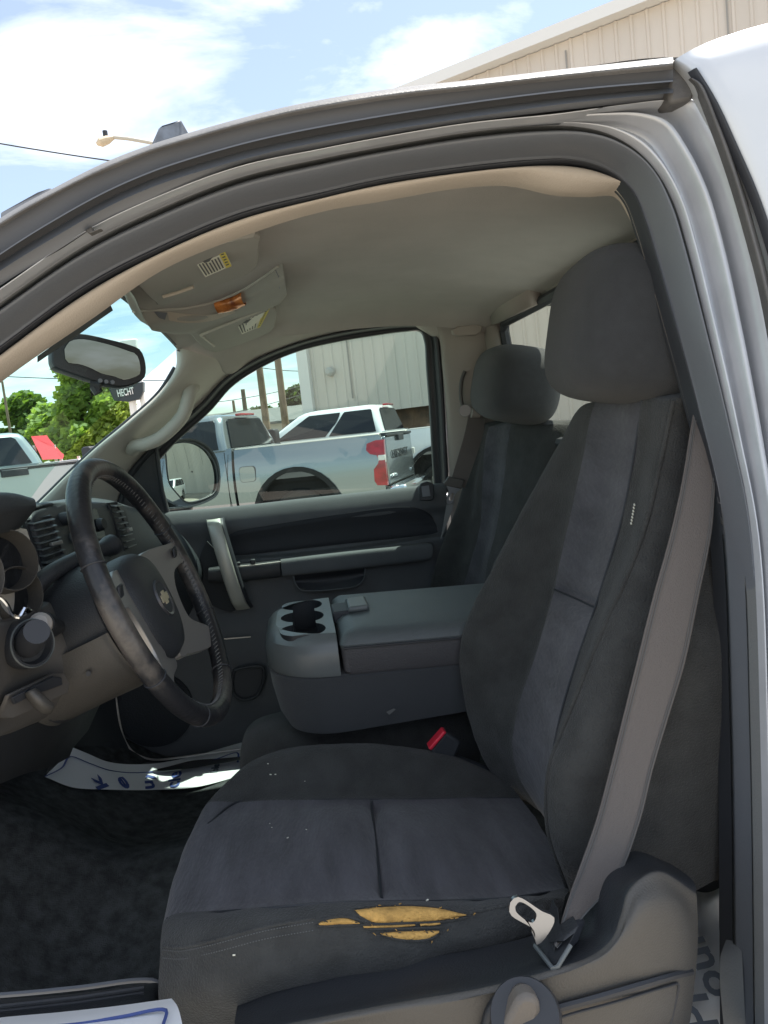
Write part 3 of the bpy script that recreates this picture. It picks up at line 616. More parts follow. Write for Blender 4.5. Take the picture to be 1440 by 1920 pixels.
# roof antenna fin and small marker seen over the roof edge
plate('antenna_fin', [(279, 277, .83), (296, 241, .85), (304, 234, .85), (340, 222, .87), (340, 258, .87)], mat('fin_blue_grey', (.06, .075, .10), .5, var=.3, vscale=60), TR, (.004, .05, .0), bevel=.003)
plate('wiper_edge', [(0, 410, .80), (0, 400, .82), (70, 361, .82), (96, 352, .82), (99, 360, .8)], M['rubber_dk'], TR, (0, .05, 0), bevel=.002)

# ---- headliner
def hz(x, y):
    c = max(0, 1-((y-1.45)/.62)**2)
    return 1.838+.028*c-.045*max(0, -x/.262)**1.6-.055*max(0, (x-.22)/.36)**2+.006*max(0, (y-1.45)/.6)
hl = []
ysl = [.94, 1.0, 1.08, 1.2, 1.35, 1.5, 1.65, 1.8, 1.92, 1.99, 2.03]
xsl = [-.262, -.2, -.12, -.04, .05, .14, .23, .32, .41, .50, .555, .588]
rows = []
nearD = crm([V3(p) for p in Dr[3:12]], len(xsl)+1)
for y_ in ysl:
    rows.append([Vector((x_, y_, hz(x_, y_)-(.035 if y_ > 2.02 else (.012 if y_ > 1.98 else 0)))) for x_ in xsl])
rows = [[Vector((x_, .925, hz(x_, .94)-.008)) for x_ in xsl]]+rows
strip('headliner', rows, M['head'], TR, n=40, k=3)
# raised soft panel edge at the rear near corner and pressed ridge across the headliner
strip('headliner_ridge', [[(470, 470, .97), (540, 425, 1.02), (600, 402, 1.05), (700, 378, 1.0), (860, 352, .95)], [(420, 500, 1.0), (520, 455, 1.06), (620, 418, 1.08), (720, 392, 1.03), (860, 368, .97)], [(430, 525, 1.06), (520, 480, 1.12), (620, 440, 1.14), (720, 410, 1.08), (860, 376, 1.0)]], M['head'], TR, n=24)
for o_ in [bpy.data.objects['headliner_ridge']]: bpy.data.objects.remove(o_)

# ---- far side: window surround, front pillar trim with grab handle, rear pillar trim
Wo = [(215, 958, 2.17), (225, 925, 2.17), (245, 880, 2.16), (300, 822, 2.15), (375, 757, 2.14), (420, 710, 2.12), (480, 672, 2.11), (560, 641, 2.10), (640, 621, 2.09), (710, 610, 2.09), (770, 606, 2.09), (803, 610, 2.09), (820, 626, 2.10), (828, 680, 2.11), (834, 760, 2.13), (838, 840, 2.15), (842, 912, 2.17)]
Wi = [(250, 962, 2.20), (258, 930, 2.20), (275, 892, 2.19), (322, 835, 2.18), (393, 770, 2.17), (436, 722, 2.15), (500, 682, 2.14), (566, 655, 2.13), (640, 638, 2.12), (700, 628, 2.12), (760, 620, 2.12), (790, 620, 2.12), (798, 636, 2.12), (802, 690, 2.14), (808, 770, 2.16), (812, 845, 2.18), (816, 912, 2.20)]
WF = strip('window_frame', [[off(p, (0, 0, 0)) for p in Wo], lerpr(Wo, Wi, .2, -.012), lerpr(Wo, Wi, .45, .0), lerpr(Wo, Wi, .55, .012), Wi, lerpr(Wi, Wi, 0, .03)], [M['rubber_dk'], M['blk']], TR, n=80, k=2, mi=[0, 0, 1, 1, 0])
gl = [off(p, (0, .012, 0)) for p in Wi]
gm_ = MB(); gm_.add([V3(p) for p in gl], [tuple(range(len(gl)))]); gm_.build('side_window', M['glass'], TR, smooth=None)
# front pillar
Wn = [(331, 652, 1.99), (330, 688, 1.99), (300, 735, 1.99), (240, 790, 1.98), (180, 840, 1.97), (125, 892, 1.96), (66, 950, 1.95), (-60, 1060, 1.93)]
Wf = [(452, 688, 2.12), (420, 712, 2.13), (375, 757, 2.15), (300, 822, 2.16), (248, 876, 2.17), (226, 922, 2.18), (215, 958, 2.18), (150, 1060, 2.18)]
AP_ = strip('front_pillar', [lerpr(Wn, Wn, 0, .03), Wn, lerpr(Wn, Wf, .12, -.025), lerpr(Wn, Wf, .5, -.035), lerpr(Wn, Wf, .85, -.012), Wf, lerpr(Wf, Wf, 0, .03)], M['apil'], TR, n=60, k=4)
hp = [(366, 726, 2.08), (357, 732, 2.045), (352, 752, 2.03), (343, 778, 2.03), (322, 803, 2.03), (297, 823, 2.03), (272, 833, 2.03), (254, 836, 2.045), (246, 846, 2.08)]
MB().tube(crm(hp, 40), [.012]+[.0165]*38+[.012], 14, flat=1.15).build('grab_handle', M['apil'], AP_)
# far upper side: cloth between headliner edge and window
Hf = [(331, 652, 1.985), (400, 652, 2.0), (470, 640, 2.02), (560, 615, 2.02), (640, 598, 2.02), (720, 588, 2.02), (790, 584, 2.02), (850, 590, 2.03), (915, 598, 2.04)]
Hw = [(395, 690, 2.10), (430, 702, 2.11), (480, 672, 2.11), (560, 641, 2.10), (640, 621, 2.09), (710, 610, 2.09), (770, 606, 2.09), (835, 640, 2.10), (915, 650, 2.11)]
strip('side_header', [[off(p, (0, -.03, .02)) for p in Hf], Hf, lerpr(Hf, Hw, .5, -.004), Hw, [off(p, (0, .03, 0)) for p in Hw]], M['head'], TR, n=50, k=3)
MB().tube([(332, 657, 1.975), (360, 664, 2.02), (400, 676, 2.07), (440, 690, 2.10)], .0016, 6).build('trim_seam', M['rubber'], TR)
# rear pillar trim (far side) and cab back wall with rear window
Pl = [(803, 608, 2.075), (823, 626, 2.08), (832, 690, 2.09), (838, 760, 2.11), (842, 840, 2.14), (846, 905, 2.16), (850, 1000, 2.17), (850, 1150, 2.17)]
Pr = [(930, 596, 2.03), (934, 606, 2.03), (938, 690, 2.05), (940, 760, 2.08), (940, 840, 2.10), (940, 905, 2.12), (942, 1000, 2.13), (942, 1150, 2.13)]
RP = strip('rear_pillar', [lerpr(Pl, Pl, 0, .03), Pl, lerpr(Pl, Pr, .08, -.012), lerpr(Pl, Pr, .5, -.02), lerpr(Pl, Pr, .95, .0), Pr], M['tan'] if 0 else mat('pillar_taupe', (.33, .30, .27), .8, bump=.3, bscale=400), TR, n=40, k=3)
plate('coat_hook_cover', [(848, 618, 2.02), (858, 612, 2.02), (895, 608, 2.01), (905, 612, 2.01), (903, 622, 2.01), (893, 628, 2.01), (858, 630, 2.02), (850, 626, 2.02)], MATS['pillar_taupe'], RP, (0, .02, 0), bevel=.003)
# back wall in world coordinates: plane leaning slightly, window hole z 1.47..1.79, y .98..1.985
bw = lambda y_, z_: Vector((.585+(1.80-z_)*.10-.03*((y_-1.45)/.6)**2, y_, z_))
zs = [.70, .95, 1.2, 1.46, 1.785, 1.86]; ysb = [.86, .97, 1.2, 1.45, 1.7, 1.975, 2.12]
b = MB()
for i in range(len(zs)-1):
    for j in range(len(ysb)-1):
        if i == 3 and 1 <= j <= 4: continue
        b.add([bw(ysb[j], zs[i]), bw(ysb[j+1], zs[i]), bw(ysb[j+1], zs[i+1]), bw(ysb[j], zs[i+1])], [(0, 1, 2, 3)])
b.build('cab_back_wall', MATS['pillar_taupe'], TR, solid=.03, off=-1)
fr = [bw(.99, 1.475), bw(1.2, 1.47), bw(1.7, 1.47), bw(1.955, 1.475), bw(1.972, 1.50), bw(1.975, 1.76), bw(1.955, 1.785), bw(1.7, 1.79), bw(1.2, 1.79), bw(1.0, 1.785), bw(.975, 1.76), bw(.975, 1.50)]
RW = MB().tube(fr, .014, 8, closed=True).build('rear_window', M['rubber_dk'], TR)
MB().add([p+Vector((.012, 0, 0)) for p in fr], [tuple(range(12))]).build('pane', M['rglass'], RW)
MB().tube([(945, 592, 1.93), (960, 582, 1.9), (990, 574, 1.86), (1030, 569, 1.8), (1100, 562, 1.7)], .006, 8).build('brake_light_housing', M['rubber_dk'], TR)
# windshield and its black edges
ws = [(200, 566, 1.0), (333, 640, 2.0), (338, 655, 2.01), (334, 690, 2.01), (66, 952, 1.98), (-60, 1075, 1.96), (-900, 1250, 1.0), (-500, 900, .85), (-60, 735, .88)]
hd = [Vector((-.262, y_, hz(-.262, y_)-.002)) for y_ in (.92, 1.1, 1.3, 1.5, 1.7, 1.9, 1.99)]
cow = [Vector((-.98+.12*((y_-1.45)/.55)**2, y_, 1.30)) for y_ in (.86, 1.05, 1.28, 1.5, 1.72, 1.93, 2.05)]
mid = [a.lerp(c, .5)+Vector((-.02, 0, .03)) for a, c in zip(hd, cow)]
strip('windshield', [hd, mid, cow], M['wsglass'], TR, n=24)
MB().tube([off(p, (-.004, .012, 0)) for p in crm(Wn[1:], 40)], .006, 8).build('windshield_seal', M['rubber_dk'], TR)
strip('windshield_header', [[p+Vector((-.008, 0, .012)) for p in hd], [p+Vector((-.004, 0, -.001)) for p in hd], [p+Vector((.004, 0, 0)) for p in hd]], M['rubber_dk'], TR, n=30, k=2)
strip('windshield_band', [[(205, 566, 1.12), (180, 590, 1.10), (150, 612, 1.08), (110, 640, 1.05), (70, 668, 1.0)], [(212, 582, 1.14), (176, 607, 1.12), (144, 630, 1.10), (108, 654, 1.07), (70, 680, 1.02)]], M['rubber_dk'], TR, n=14, k=1)

# ---- sun visors with warning labels, overhead console with reading lamps
def lbl(parent, pts, yellow, nl=7, dn=Vector((0, 0, -.0015))):
    """paper label: traced quad corners TL,TR,BR,BL, dark print blocks inside"""
    a, b_, c, d_ = [V3(p) for p in pts]
    P_ = lambda u_, v_: (a.lerp(b_, u_)).lerp(d_.lerp(c, u_), v_)
    n_ = (b_-a).cross(d_-a).normalized()
    if (CAM-a).dot(n_) < 0: n_ = -n_
    l = MB().prism([a, b_, c, d_], n_*.0012).build('warning_label', M['lab'], parent, smooth=None)
    q = MB(); e = n_*.0018
    q.prism([P_(yellow[0], 0)+e, P_(yellow[1], 0)+e, P_(yellow[1], 1)+e, P_(yellow[0], 1)+e], n_*.0004); q.build('warning_stripe', M['laby'], l, smooth=None) if False else None
    y_ = MB().prism([P_(yellow[0], .0)+e*.8, P_(yellow[1], .0)+e*.8, P_(yellow[1], 1)+e*.8, P_(yellow[0], 1)+e*.8], n_*.0005)
    pr2 = MB(); rnd = random.Random(4)
    for i in range(nl):
        u_ = .06+i*(.74/nl)
        for v0, v1 in ((.05, .05+rnd.uniform(.22, .34)), (.56+rnd.uniform(-.04, .06), .94)):
            pr2.prism([P_(u_, v0)+e, P_(u_+.045, v0)+e, P_(u_+.045, v1)+e, P_(u_, v1)+e], n_*.0004)
    pr2.prism([P_(.22, .44)+e, P_(.55, .38)+e, P_(.60, .44)+e, P_(.42, .55)+e, P_(.25, .54)+e], n_*.0004)
    for i in range(9): pr2.prism([P_(yellow[0]+.05, .06+i*.1)+e*1.3, P_(yellow[1]-.05, .06+i*.1)+e*1.3, P_(yellow[1]-.05, .095+i*.1)+e*1.3, P_(yellow[0]+.05, .095+i*.1)+e*1.3], n_*.0003)
    # everything printed stays with the label: yellow band joined as second material
    me = l.data; k = len(me.vertices); bm = bmesh.new(); bm.from_mesh(me)
    for mb_, mi_ in ((y_, 1), (pr2, 2)):
        vs = [bm.verts.new(v) for v in mb_.v]
        for f_ in mb_.f:
            fc = bm.faces.new([vs[i] for i in f_]); fc.material_index = mi_
    bm.to_mesh(me); bm.free(); me.materials.append(M['laby']); me.materials.append(M['labk'])
    return l
HL = bpy.data.objects['headliner']
def visor(out, drop):
    P_ = [on(HL, x, y, 0)[0] for x, y in out]; P_ = crm(P_+[P_[0]], 41)[:-1]; c_ = sum(P_, Vector())/len(P_)
    d_ = Vector((0, 0, -drop)); 
    o = MB().loft([[p.lerp(c_, .02)+d_*.15 for p in P_], [p+d_*.5 for p in P_], [p+d_*.85 for p in P_], [p.lerp(c_, .03)+d_ for p in P_]]).build('sun_visor', M['visor'], TR, smooth=30)
    return o
V1 = visor([(250, 505), (300, 470), (400, 430), (474, 412), (482, 440), (480, 470), (470, 486), (440, 500), (362, 525), (300, 553), (288, 545)], .022)
def vl(V, q): return [on(V, x, y, .008)[0] for x, y in q]
lbl(V1, vl(V1, [(355, 467), (416, 449), (431, 487), (382, 509)]), (.80, 1.0))
MB().tube(vl(V1, [(302, 548), (330, 540), (360, 529)]), .003, 8).build('visor_clip', M['tan'], V1)
V2 = visor([(352, 606), (440, 580), (505, 560), (514, 590), (508, 604), (470, 622), (400, 645), (385, 640)], .022)
lbl(V2, vl(V2, [(434, 588), (472, 572), (486, 606), (452, 620)]), (.84, 1.0), 6)
MB().tube(vl(V2, [(356, 608), (374, 622), (400, 643)]), .003, 6).build('visor_edge', M['apil'], V2)
def lift(pts, h): return [on(HL, x, y, 0)[0]+Vector((0, 0, -h)) for x, y in pts]
c_lip = [(246, 582), (268, 583), (310, 581), (350, 578), (400, 567), (450, 547), (490, 523), (522, 500), (530, 494)]
c_far = [(300, 602), (312, 606), (335, 610), (365, 610), (400, 604), (450, 588), (490, 571), (520, 556), (537, 536)]
lp = lambda t_: [(a[0]+(b_[0]-a[0])*t_, a[1]+(b_[1]-a[1])*t_) for a, b_ in zip(c_lip, c_far)]
OC = strip('overhead_console', [lift(lp(-.06), -.004), lift(lp(0), .010), lift(lp(.06), .020), lift(lp(.3), .024), lift(lp(.65), .026), lift(lp(.94), .020), lift(lp(1.0), .012), lift(lp(1.04), -.004)], M['visor'], TR, n=60, k=3)
MB().tube(crm(onp(OC, [(250, 583), (270, 582), (310, 580), (350, 577), (400, 566), (450, 546), (490, 522), (522, 499)], .001), 40), .0026, 8).build('console_lip', M['apil'], OC)
lr_ = [[(401, 567), (418, 562), (436, 556), (456, 546)], [(403, 574), (420, 570), (438, 565), (458, 556)], [(409, 584), (424, 581), (440, 577), (461, 567)]]
strip('reading_lamp_lens', [onp(OC, lr_[0], -.001), onp(OC, lr_[0], .006), onp(OC, lr_[1], .010), onp(OC, lr_[2], .006), onp(OC, lr_[2], -.001)], M['amber'], OC, n=16, k=3)
strip('map_pocket', [onp(OC, [(312, 584), (350, 588), (400, 588), (440, 578)], .002), onp(OC, [(316, 600), (350, 604), (395, 600), (440, 585)], .002)], M['tan'], OC, n=14, k=2, cross=False)
patch('map_pocket_opening', OC, [(288, 584), (312, 586), (308, 599), (298, 596)], .001, M['rubber'], OC, lift=.001)
MB().tube(onp(OC, [(517, 506), (523, 518), (524, 540)], .0005), .0012, 6).build('console_seam', M['rubber'], OC)

# ---- interior mirror
rm = V3((183, 672, 1.33)); 
ol = [(95, 650), (108, 628), (150, 626), (200, 636), (245, 648), (262, 656), (272, 680), (271, 708), (258, 718), (228, 726), (200, 722), (165, 712), (140, 704), (120, 697), (98, 688), (94, 670)]
dm = (A(183, 672, 1.33)-CAM).normalized()
gn = Vector((-.10, -.62, -.20)).normalized()   # unused guide
mn = Vector((.52, -.85, .03)).normalized()
c0 = A(183, 672, 1.33)
RM = MB()
ring = [AP(x, y, c0, mn) for x, y in ol]; ring = crm(ring+[ring[0]], 49)[:-1]; cc = sum(ring, Vector())/len(ring)
def rr_(s_, o_): return [cc+(p-cc)*s_-mn*o_ for p in ring]
RM = MB().loft([rr_(.955, -.006), rr_(.985, -.004), rr_(1, .002), rr_(.99, .016), rr_(.93, .032), rr_(.7, .042)]).build('rear_view_mirror', M['blk'], TR)
mn2 = Vector((.50, -.86, -.05)).normalized()
gl_ = [(121, 655), (130, 641), (150, 636), (200, 645), (240, 658), (255, 664), (262, 680), (262, 702), (255, 706), (232, 712), (215, 706), (190, 700), (170, 690), (150, 683), (125, 678)]
p_ = [AP(x, y, cc+mn*.011, mn2) for x, y in gl_]; p_ = crm(p_+[p_[0]], 41)[:-1]
MB().add(p_, [tuple(range(40))]).build('mirror_glass', M['mirror2'], RM, smooth=None)
b = MB()
for x, y in ((187, 714), (198, 716), (210, 717)): q = AP(x, y, cc+mn*.006, mn); b.tube([q, q+mn*.004], .0035, 10)
b.build('button', M['rubber'], RM)
b = MB(); b.tube([(124, 630, 1.36), (135, 610, 1.38), (150, 594, 1.40)], [.016, .012, .008], 10); b.tube([(150, 597, 1.40), (170, 588, 1.42), (195, 568, 1.46)], .009, 10); b.build('mirror_stem', M['blk'], RM)
b = MB(); q = A(138, 606, 1.36); b.tube([q-mn*.01, q+mn*.012], .010, 12); b.build('ball_joint', M['chrome'], RM)
b = MB(); b.tube([(172, 718, 1.33), (190, 722, 1.33)], .010, 8); b.tube([(176, 724, 1.33), (185, 737, 1.33)], .008, 8); b.build('microphone', M['blk'], RM)

# ---- passenger door panel
d1 = [(150, 1000, 2.17), (230, 978, 2.17), (306, 961, 2.17), (420, 951, 2.17), (560, 935, 2.17), (700, 920, 2.17), (838, 905, 2.17), (846, 905, 2.17)]
def drow(ys, Y, xs_=(150, 230, 306, 420, 560, 700, 828, 838)): return [(x, y, Y) for x, y in zip(xs_, ys)]
DP = strip('door_panel', [
  [off(p, (0, .03, -.03)) for p in d1], [off(p, (0, .004, -.001)) for p in d1],
  drow((1002, 980, 964, 954, 939, 924, 908, 908), 2.160), drow((1012, 992, 975, 965, 950, 936, 920, 920), 2.148), drow((1030, 1008, 990, 980, 966, 952, 937, 937), 2.140),
  drow((1060, 1030, 1003, 994, 980, 965, 950, 950), 2.142), drow((1085, 1052, 1030, 1012, 995, 977, 962, 962), 2.156), drow((1100, 1068, 1050, 1030, 1018, 998, 980, 980), 2.160),
  drow((1110, 1080, 1062, 1045, 1035, 1018, 999, 999), 2.155), drow((1118, 1086, 1068, 1052, 1042, 1025, 1006, 1006), 2.125), drow((1122, 1091, 1073, 1057, 1047, 1030, 1012, 1012), 2.122),
  drow((1128, 1098, 1080, 1066, 1055, 1040, 1022, 1022), 2.125), drow((1180, 1160, 1150, 1145, 1130, 1118, 1100, 1100), 2.13),
  drow((1215, 1200, 1195, 1185, 1172, 1160, 1150, 1150), 2.11), drow((1300, 1290, 1290, 1280, 1270, 1260, 1250, 1250), 2.115),
  drow((1400, 1380, 1370, 1370, 1360, 1350, 1340, 1340), 2.12), drow((1470, 1450, 1440, 1425, 1410, 1400, 1390, 1390), 2.13)], M['door'], TR, n=70, k=4)
# recessed soft insert above the ledge
it = [(418, 1030), (424, 1008), (440, 997), (500, 986), (580, 973), (660, 961), (730, 952), (780, 952), (806, 964), (818, 985)]
ib = [(418, 1040), (430, 1042), (450, 1041), (510, 1035), (580, 1027), (660, 1018), (730, 1011), (780, 1005), (806, 1002), (820, 998)]
im = [((a[0]+b_[0])/2, (a[1]+b_[1])/2) for a, b_ in zip(it, ib)]
strip('insert_panel', [onp(DP, it, -.001), onp(DP, it, .003), onp(DP, im, .003), onp(DP, ib, .003), onp(DP, ib, -.001)], mat('insert_dark', (.028, .031, .038), .8, bump=.6, bscale=500), DP, n=40, k=3, cross=False)
# armrest ledge with a switch panel, map pocket, pull strap
def bar(name, pts_top, pts_bot, m, parent, dy=-.03, sh=.006):
    T_ = [V3(p) for p in pts_top]; B_ = [V3(p) for p in pts_bot]
    n_ = 24
    return strip(name, [[p+Vector((0, .03, 0)) for p in T_], [p+Vector((0, -dy*0, 0)) for p in T_], [p+Vector((0, dy, -.002)) for p in T_], [a.lerp(b_, .5)+Vector((0, dy*1.25, 0)) for a, b_ in zip(T_, B_)], [p+Vector((0, dy, .002)) for p in B_], [p for p in B_], [p+Vector((0, .04, 0)) for p in B_]], m, parent, n=n_, k=3, byidx=True)
AR = bar('armrest', [(526, 1049, 2.11), (600, 1040, 2.11), (680, 1031, 2.11), (740, 1025, 2.11), (800, 1018, 2.11), (809, 1019, 2.11)], [(530, 1080, 2.11), (600, 1073, 2.11), (680, 1064, 2.11), (740, 1057, 2.11), (800, 1049, 2.11), (808, 1046, 2.11)], M['door'], DP, -.016)
SWP = bar('switch_panel', [(392, 1064, 2.11), (430, 1060, 2.11), (480, 1055, 2.11), (524, 1050, 2.11)], [(392, 1090, 2.11), (430, 1089, 2.11), (480, 1086, 2.11), (527, 1080, 2.11)], M['blk'], DP, -.018)
MB().tube([(438, 1063, 2.089), (480, 1059, 2.089), (526, 1053, 2.089)], .0014, 6).build('bright_strip', M['silver'], SWP)
b = MB(); b.box(A(474, 1053, 2.085), (.014, .014, .014)); b.build('switch', M['blk'], SWP, bevel=.003)
b = MB(); b.box(A(446, 1057, 2.085), (.014, .014, .010)); b.build('switch', M['blk'], SWP, bevel=.003)
strip('door_pocket', [[(550, 1079, 2.10), (600, 1073, 2.10), (650, 1068, 2.10), (686, 1064, 2.10)], [(553, 1090, 2.12), (600, 1086, 2.125), (650, 1080, 2.125), (684, 1076, 2.12)], [(558, 1102, 2.10), (600, 1107, 2.105), (650, 1103, 2.105), (679, 1091, 2.10)]], M['rubber_dk'], DP, n=24, k=4)
MB().tube(crm([(550, 1078, 2.098), (553, 1092, 2.098), (562, 1105, 2.098), (580, 1108, 2.098), (640, 1104, 2.098), (668, 1099, 2.098), (681, 1088, 2.098), (685, 1066, 2.098)], 40), .0022, 6).build('pocket_rim', M['door'], DP)
st = [(400, 973, 2.10), (402, 985, 2.075), (412, 1020, 2.06), (424, 1060, 2.055), (436, 1098, 2.06), (448, 1130, 2.075), (456, 1142, 2.10)]
strip('pull_handle', [[off(p, (-.018-.003*i/6, .012, 0)) for i, p in enumerate(st)], [off(p, (-.0185, .0, 0)) for p in st], [off(p, (-.014, -.005, 0)) for p in st], [off(p, (.014, -.005, 0)) for p in st], [off(p, (.0185, .0, 0)) for p in st], [off(p, (.018, .012, 0)) for p in st]], mat('satin_pull', (.48, .48, .43), .42, .3), DP, n=40, k=2)
strip('handle_bezel', [[off(p, (.019, .0, 0)) for p in st], [off(p, (.024, .003, 0)) for p in st], [off(p, (.027, .02, 0)) for p in st]], M['rubber_dk'], DP, n=40, k=2)
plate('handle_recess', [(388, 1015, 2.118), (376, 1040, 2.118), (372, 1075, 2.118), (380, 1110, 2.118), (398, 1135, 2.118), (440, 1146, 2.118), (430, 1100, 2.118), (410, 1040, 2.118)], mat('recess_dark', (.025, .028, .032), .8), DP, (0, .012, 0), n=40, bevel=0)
# lock guide block at the rear of the sill
lk = [(784, 915, 2.11), (788, 906, 2.11), (800, 902, 2.11), (812, 907, 2.11), (813, 934, 2.10), (806, 939, 2.10), (786, 938, 2.10)]
LK = plate('belt_guide', lk, M['blk'], DP, (0, -.012, 0), bevel=.003)
plate('guide_inset', [(790, 912, 2.096), (804, 910, 2.096), (807, 930, 2.09), (792, 932, 2.09)], M['rubber'], LK, (0, -.003, 0), bevel=.001)
# speaker grille, cup pocket in the lower door, bright weather strip
b = MB(); sc_ = A(290, 1330, 2.108)
for i, r_ in enumerate((.105, .098)): b.tube([sc_+Vector((0, .01, 0)), sc_-Vector((0, .006+.004*i, 0))], r_, 40)
b.build('speaker_grille', mat('speaker_mesh', (.018, .022, .028), .8, bump=1, bscale=300), DP)
MB().tube(crm([(440, 1256, 2.09), (470, 1250, 2.09), (492, 1252, 2.09), (494, 1275, 2.09), (480, 1305, 2.09), (455, 1312, 2.09), (438, 1300, 2.09), (436, 1270, 2.09), (440, 1256, 2.09)], 50), .005, 8).build('cup_recess_rim', M['blk'], DP)
plate('cup_recess', [(440, 1256, 2.095), (470, 1250, 2.095), (492, 1252, 2.095), (494, 1275, 2.095), (480, 1305, 2.095), (455, 1312, 2.095), (438, 1300, 2.095), (436, 1270, 2.095)], M['rubber_dk'], DP, (0, .01, 0), n=30, bevel=0)
MB().tube([(420, 1198, 2.09), (470, 1194, 2.09)], .002, 6).build('panel_seam', M['silver'], DP)
MB().tube(crm([(214, 1286, 2.09), (219, 1320, 2.085), (226, 1362, 2.08), (236, 1392, 2.075), (252, 1412, 2.07), (285, 1424, 2.065), (340, 1420, 2.06), (400, 1411, 2.06), (470, 1402, 2.06)], 50), .0028, 6).build('weather_strip', M['silver'], DP)
# body wall in front of and below the door opening (dark kick panel and sill)
strip('kick_panel', [[(170, 1280, 1.98), (150, 1330, 1.95), (120, 1400, 1.92), (88, 1450, 1.90)], [(214, 1282, 2.085), (224, 1360, 2.078), (240, 1400, 2.07), (255, 1436, 2.05)]], M['blk'], TR, n=20, k=3)
strip('door_sill', [[(212, 1284, 2.095), (222, 1370, 2.085), (245, 1412, 2.075), (290, 1428, 2.07), (380, 1420, 2.07), (520, 1400, 2.07)], [(200, 1300, 2.06), (208, 1380, 2.04), (235, 1425, 2.02), (290, 1440, 2.0), (380, 1432, 2.0), (520, 1412, 2.0)], [(172, 1310, 2.03), (178, 1390, 2.0), (212, 1436, 1.98), (290, 1447, 1.97), (380, 1437, 1.97), (520, 1412, 1.97)]], M['blk'], TR, n=40, k=4)

# ---- passenger side mirror
mc = A(358, 882, 2.42); mnn = Vector((.80, -.60, .04)).normalized()
def mpl(x, y, o_=0.): return AP(x, y, mc+mnn*o_, mnn)
mo = [(309, 850), (318, 836), (338, 829), (362, 831), (385, 845), (400, 868), (406, 900), (402, 922), (385, 934), (355, 942), (345, 940), (330, 925), (316, 905)]
hol = [(291, 846), (300, 836), (332, 824), (366, 824), (392, 839), (407, 864), (412, 900), (407, 927), (388, 941), (358, 951), (330, 954), (306, 952), (298, 920)]
ring = crm([mpl(x, y) for x, y in hol]+[mpl(*hol[0])], 53)[:-1]; cc2 = sum(ring, Vector())/len(ring)
hous = MB().loft([[cc2+(p-cc2)*.94-mnn*.012 for p in ring], [cc2+(p-cc2)*.955+mnn*.003 for p in ring], [cc2+(p-cc2)*1.0+mnn*.004 for p in ring], [cc2+(p-cc2)*1.02-mnn*.02 for p in ring], [cc2+(p-cc2)*.98-mnn*.07 for p in ring], [cc2+(p-cc2)*.8-mnn*.11 for p in ring]], cap=False)
hous.build('side_mirror', M['blk'], TR)
SM = bpy.data.objects['side_mirror']
ring2 = crm([mpl(x, y, -.004) for x, y in mo]+[mpl(*mo[0], -.004)], 53)[:-1]
c3 = sum(ring2, Vector())/len(ring2)
cvx = []
for s_2 in (1, .9, .8, .7, .6, .5, .4, .3, .2, .1, .03):
    cvx.append([(lambda q_: q_+mnn*(-((q_-c3).length**2)/2.8+.0028))(c3+(p-c3)*s_2) for p in ring2])
MB().loft(cvx, cap=False).build('mirror_glass', M['mirror'], SM, smooth=180)
MB().tube([p+mnn*.003 for p in ring2], .0025, 6, closed=True).build('glass_rim', M['rubber_dk'], SM)
MB().prism([(296, 930, 2.40), (330, 950, 2.40), (360, 948, 2.40), (350, 985, 2.40), (295, 985, 2.40)], (0, .06, 0)).build('mirror_arm', M['blk'], SM, bevel=.01)
# sail panel triangle at the front of the window
plate('sail_panel', [(238, 884, 2.165), (292, 833, 2.16), (297, 840, 2.165), (300, 880, 2.17), (306, 920, 2.175), (318, 962, 2.18), (290, 968, 2.18), (215, 980, 2.18), (225, 930, 2.175)], M['blk'], TR, (0, .02, 0), bevel=.004)
MB().tube([(292, 836, 2.155), (298, 880, 2.16), (305, 925, 2.165), (314, 960, 2.17)], .005, 6).build('sail_seal', M['rubber_dk'], TR)

# ---- dashboard
# main pad: rows run along the truck width from the driver's side to the passenger door
dt = [(-80, 985, .95), (70, 946, 1.15), (130, 938, 1.30), (205, 944, 1.55), (260, 955, 1.85), (312, 962, 2.12)]
DB = strip('dashboard', [
  [(-140, 960, 1.25), (20, 962, 1.45), (70, 945, 1.60), (130, 935, 1.75), (190, 935, 2.0), (215, 945, 2.12)],
  [(-80, 980, 1.02), (60, 950, 1.22), (118, 940, 1.38), (180, 940, 1.62), (225, 944, 1.88), (240, 950, 2.12)],
  [(-70, 1000, .98), (48, 972, 1.20), (112, 952, 1.34), (200, 950, 1.58), (262, 962, 1.88), (310, 965, 2.12)],
  [(-60, 1040, .98), (60, 1030, 1.20), (130, 1015, 1.34), (220, 985, 1.58), (285, 985, 1.88), (325, 985, 2.12)],
  [(-40, 1130, .98), (90, 1110, 1.20), (170, 1080, 1.34), (250, 1040, 1.60), (325, 1025, 1.88), (362, 1030, 2.12)],
  [(0, 1180, 1.0), (120, 1150, 1.20), (190, 1130, 1.34), (265, 1105, 1.60), (335, 1080, 1.88), (382, 1078, 2.12)],
  [(0, 1250, 1.08), (120, 1240, 1.28), (180, 1230, 1.42), (230, 1220, 1.70), (280, 1200, 1.95), (330, 1190, 2.12)],
  [(0, 1330, 1.15), (90, 1330, 1.34), (140, 1320, 1.50), (180, 1310, 1.75), (200, 1290, 1.98), (214, 1280, 2.12)]], M['dash'], TR, n=50, k=5)
strip('top_pad', [[A(-140, 962, 1.25)+Vector((.02, 0, -.02)), A(20, 964, 1.45)+Vector((0, 0, -.012)), A(130, 938, 1.75)+Vector((0, 0, -.012)), A(215, 948, 2.12)+Vector((0, 0, -.01))], [Vector((-.85, y_, 1.34)) for y_ in (.80, 1.3, 1.7, 2.12)], [Vector((-1.0, y_, 1.29)) for y_ in (.80, 1.3, 1.7, 2.12)]], M['dash'], DB, n=20, k=4)
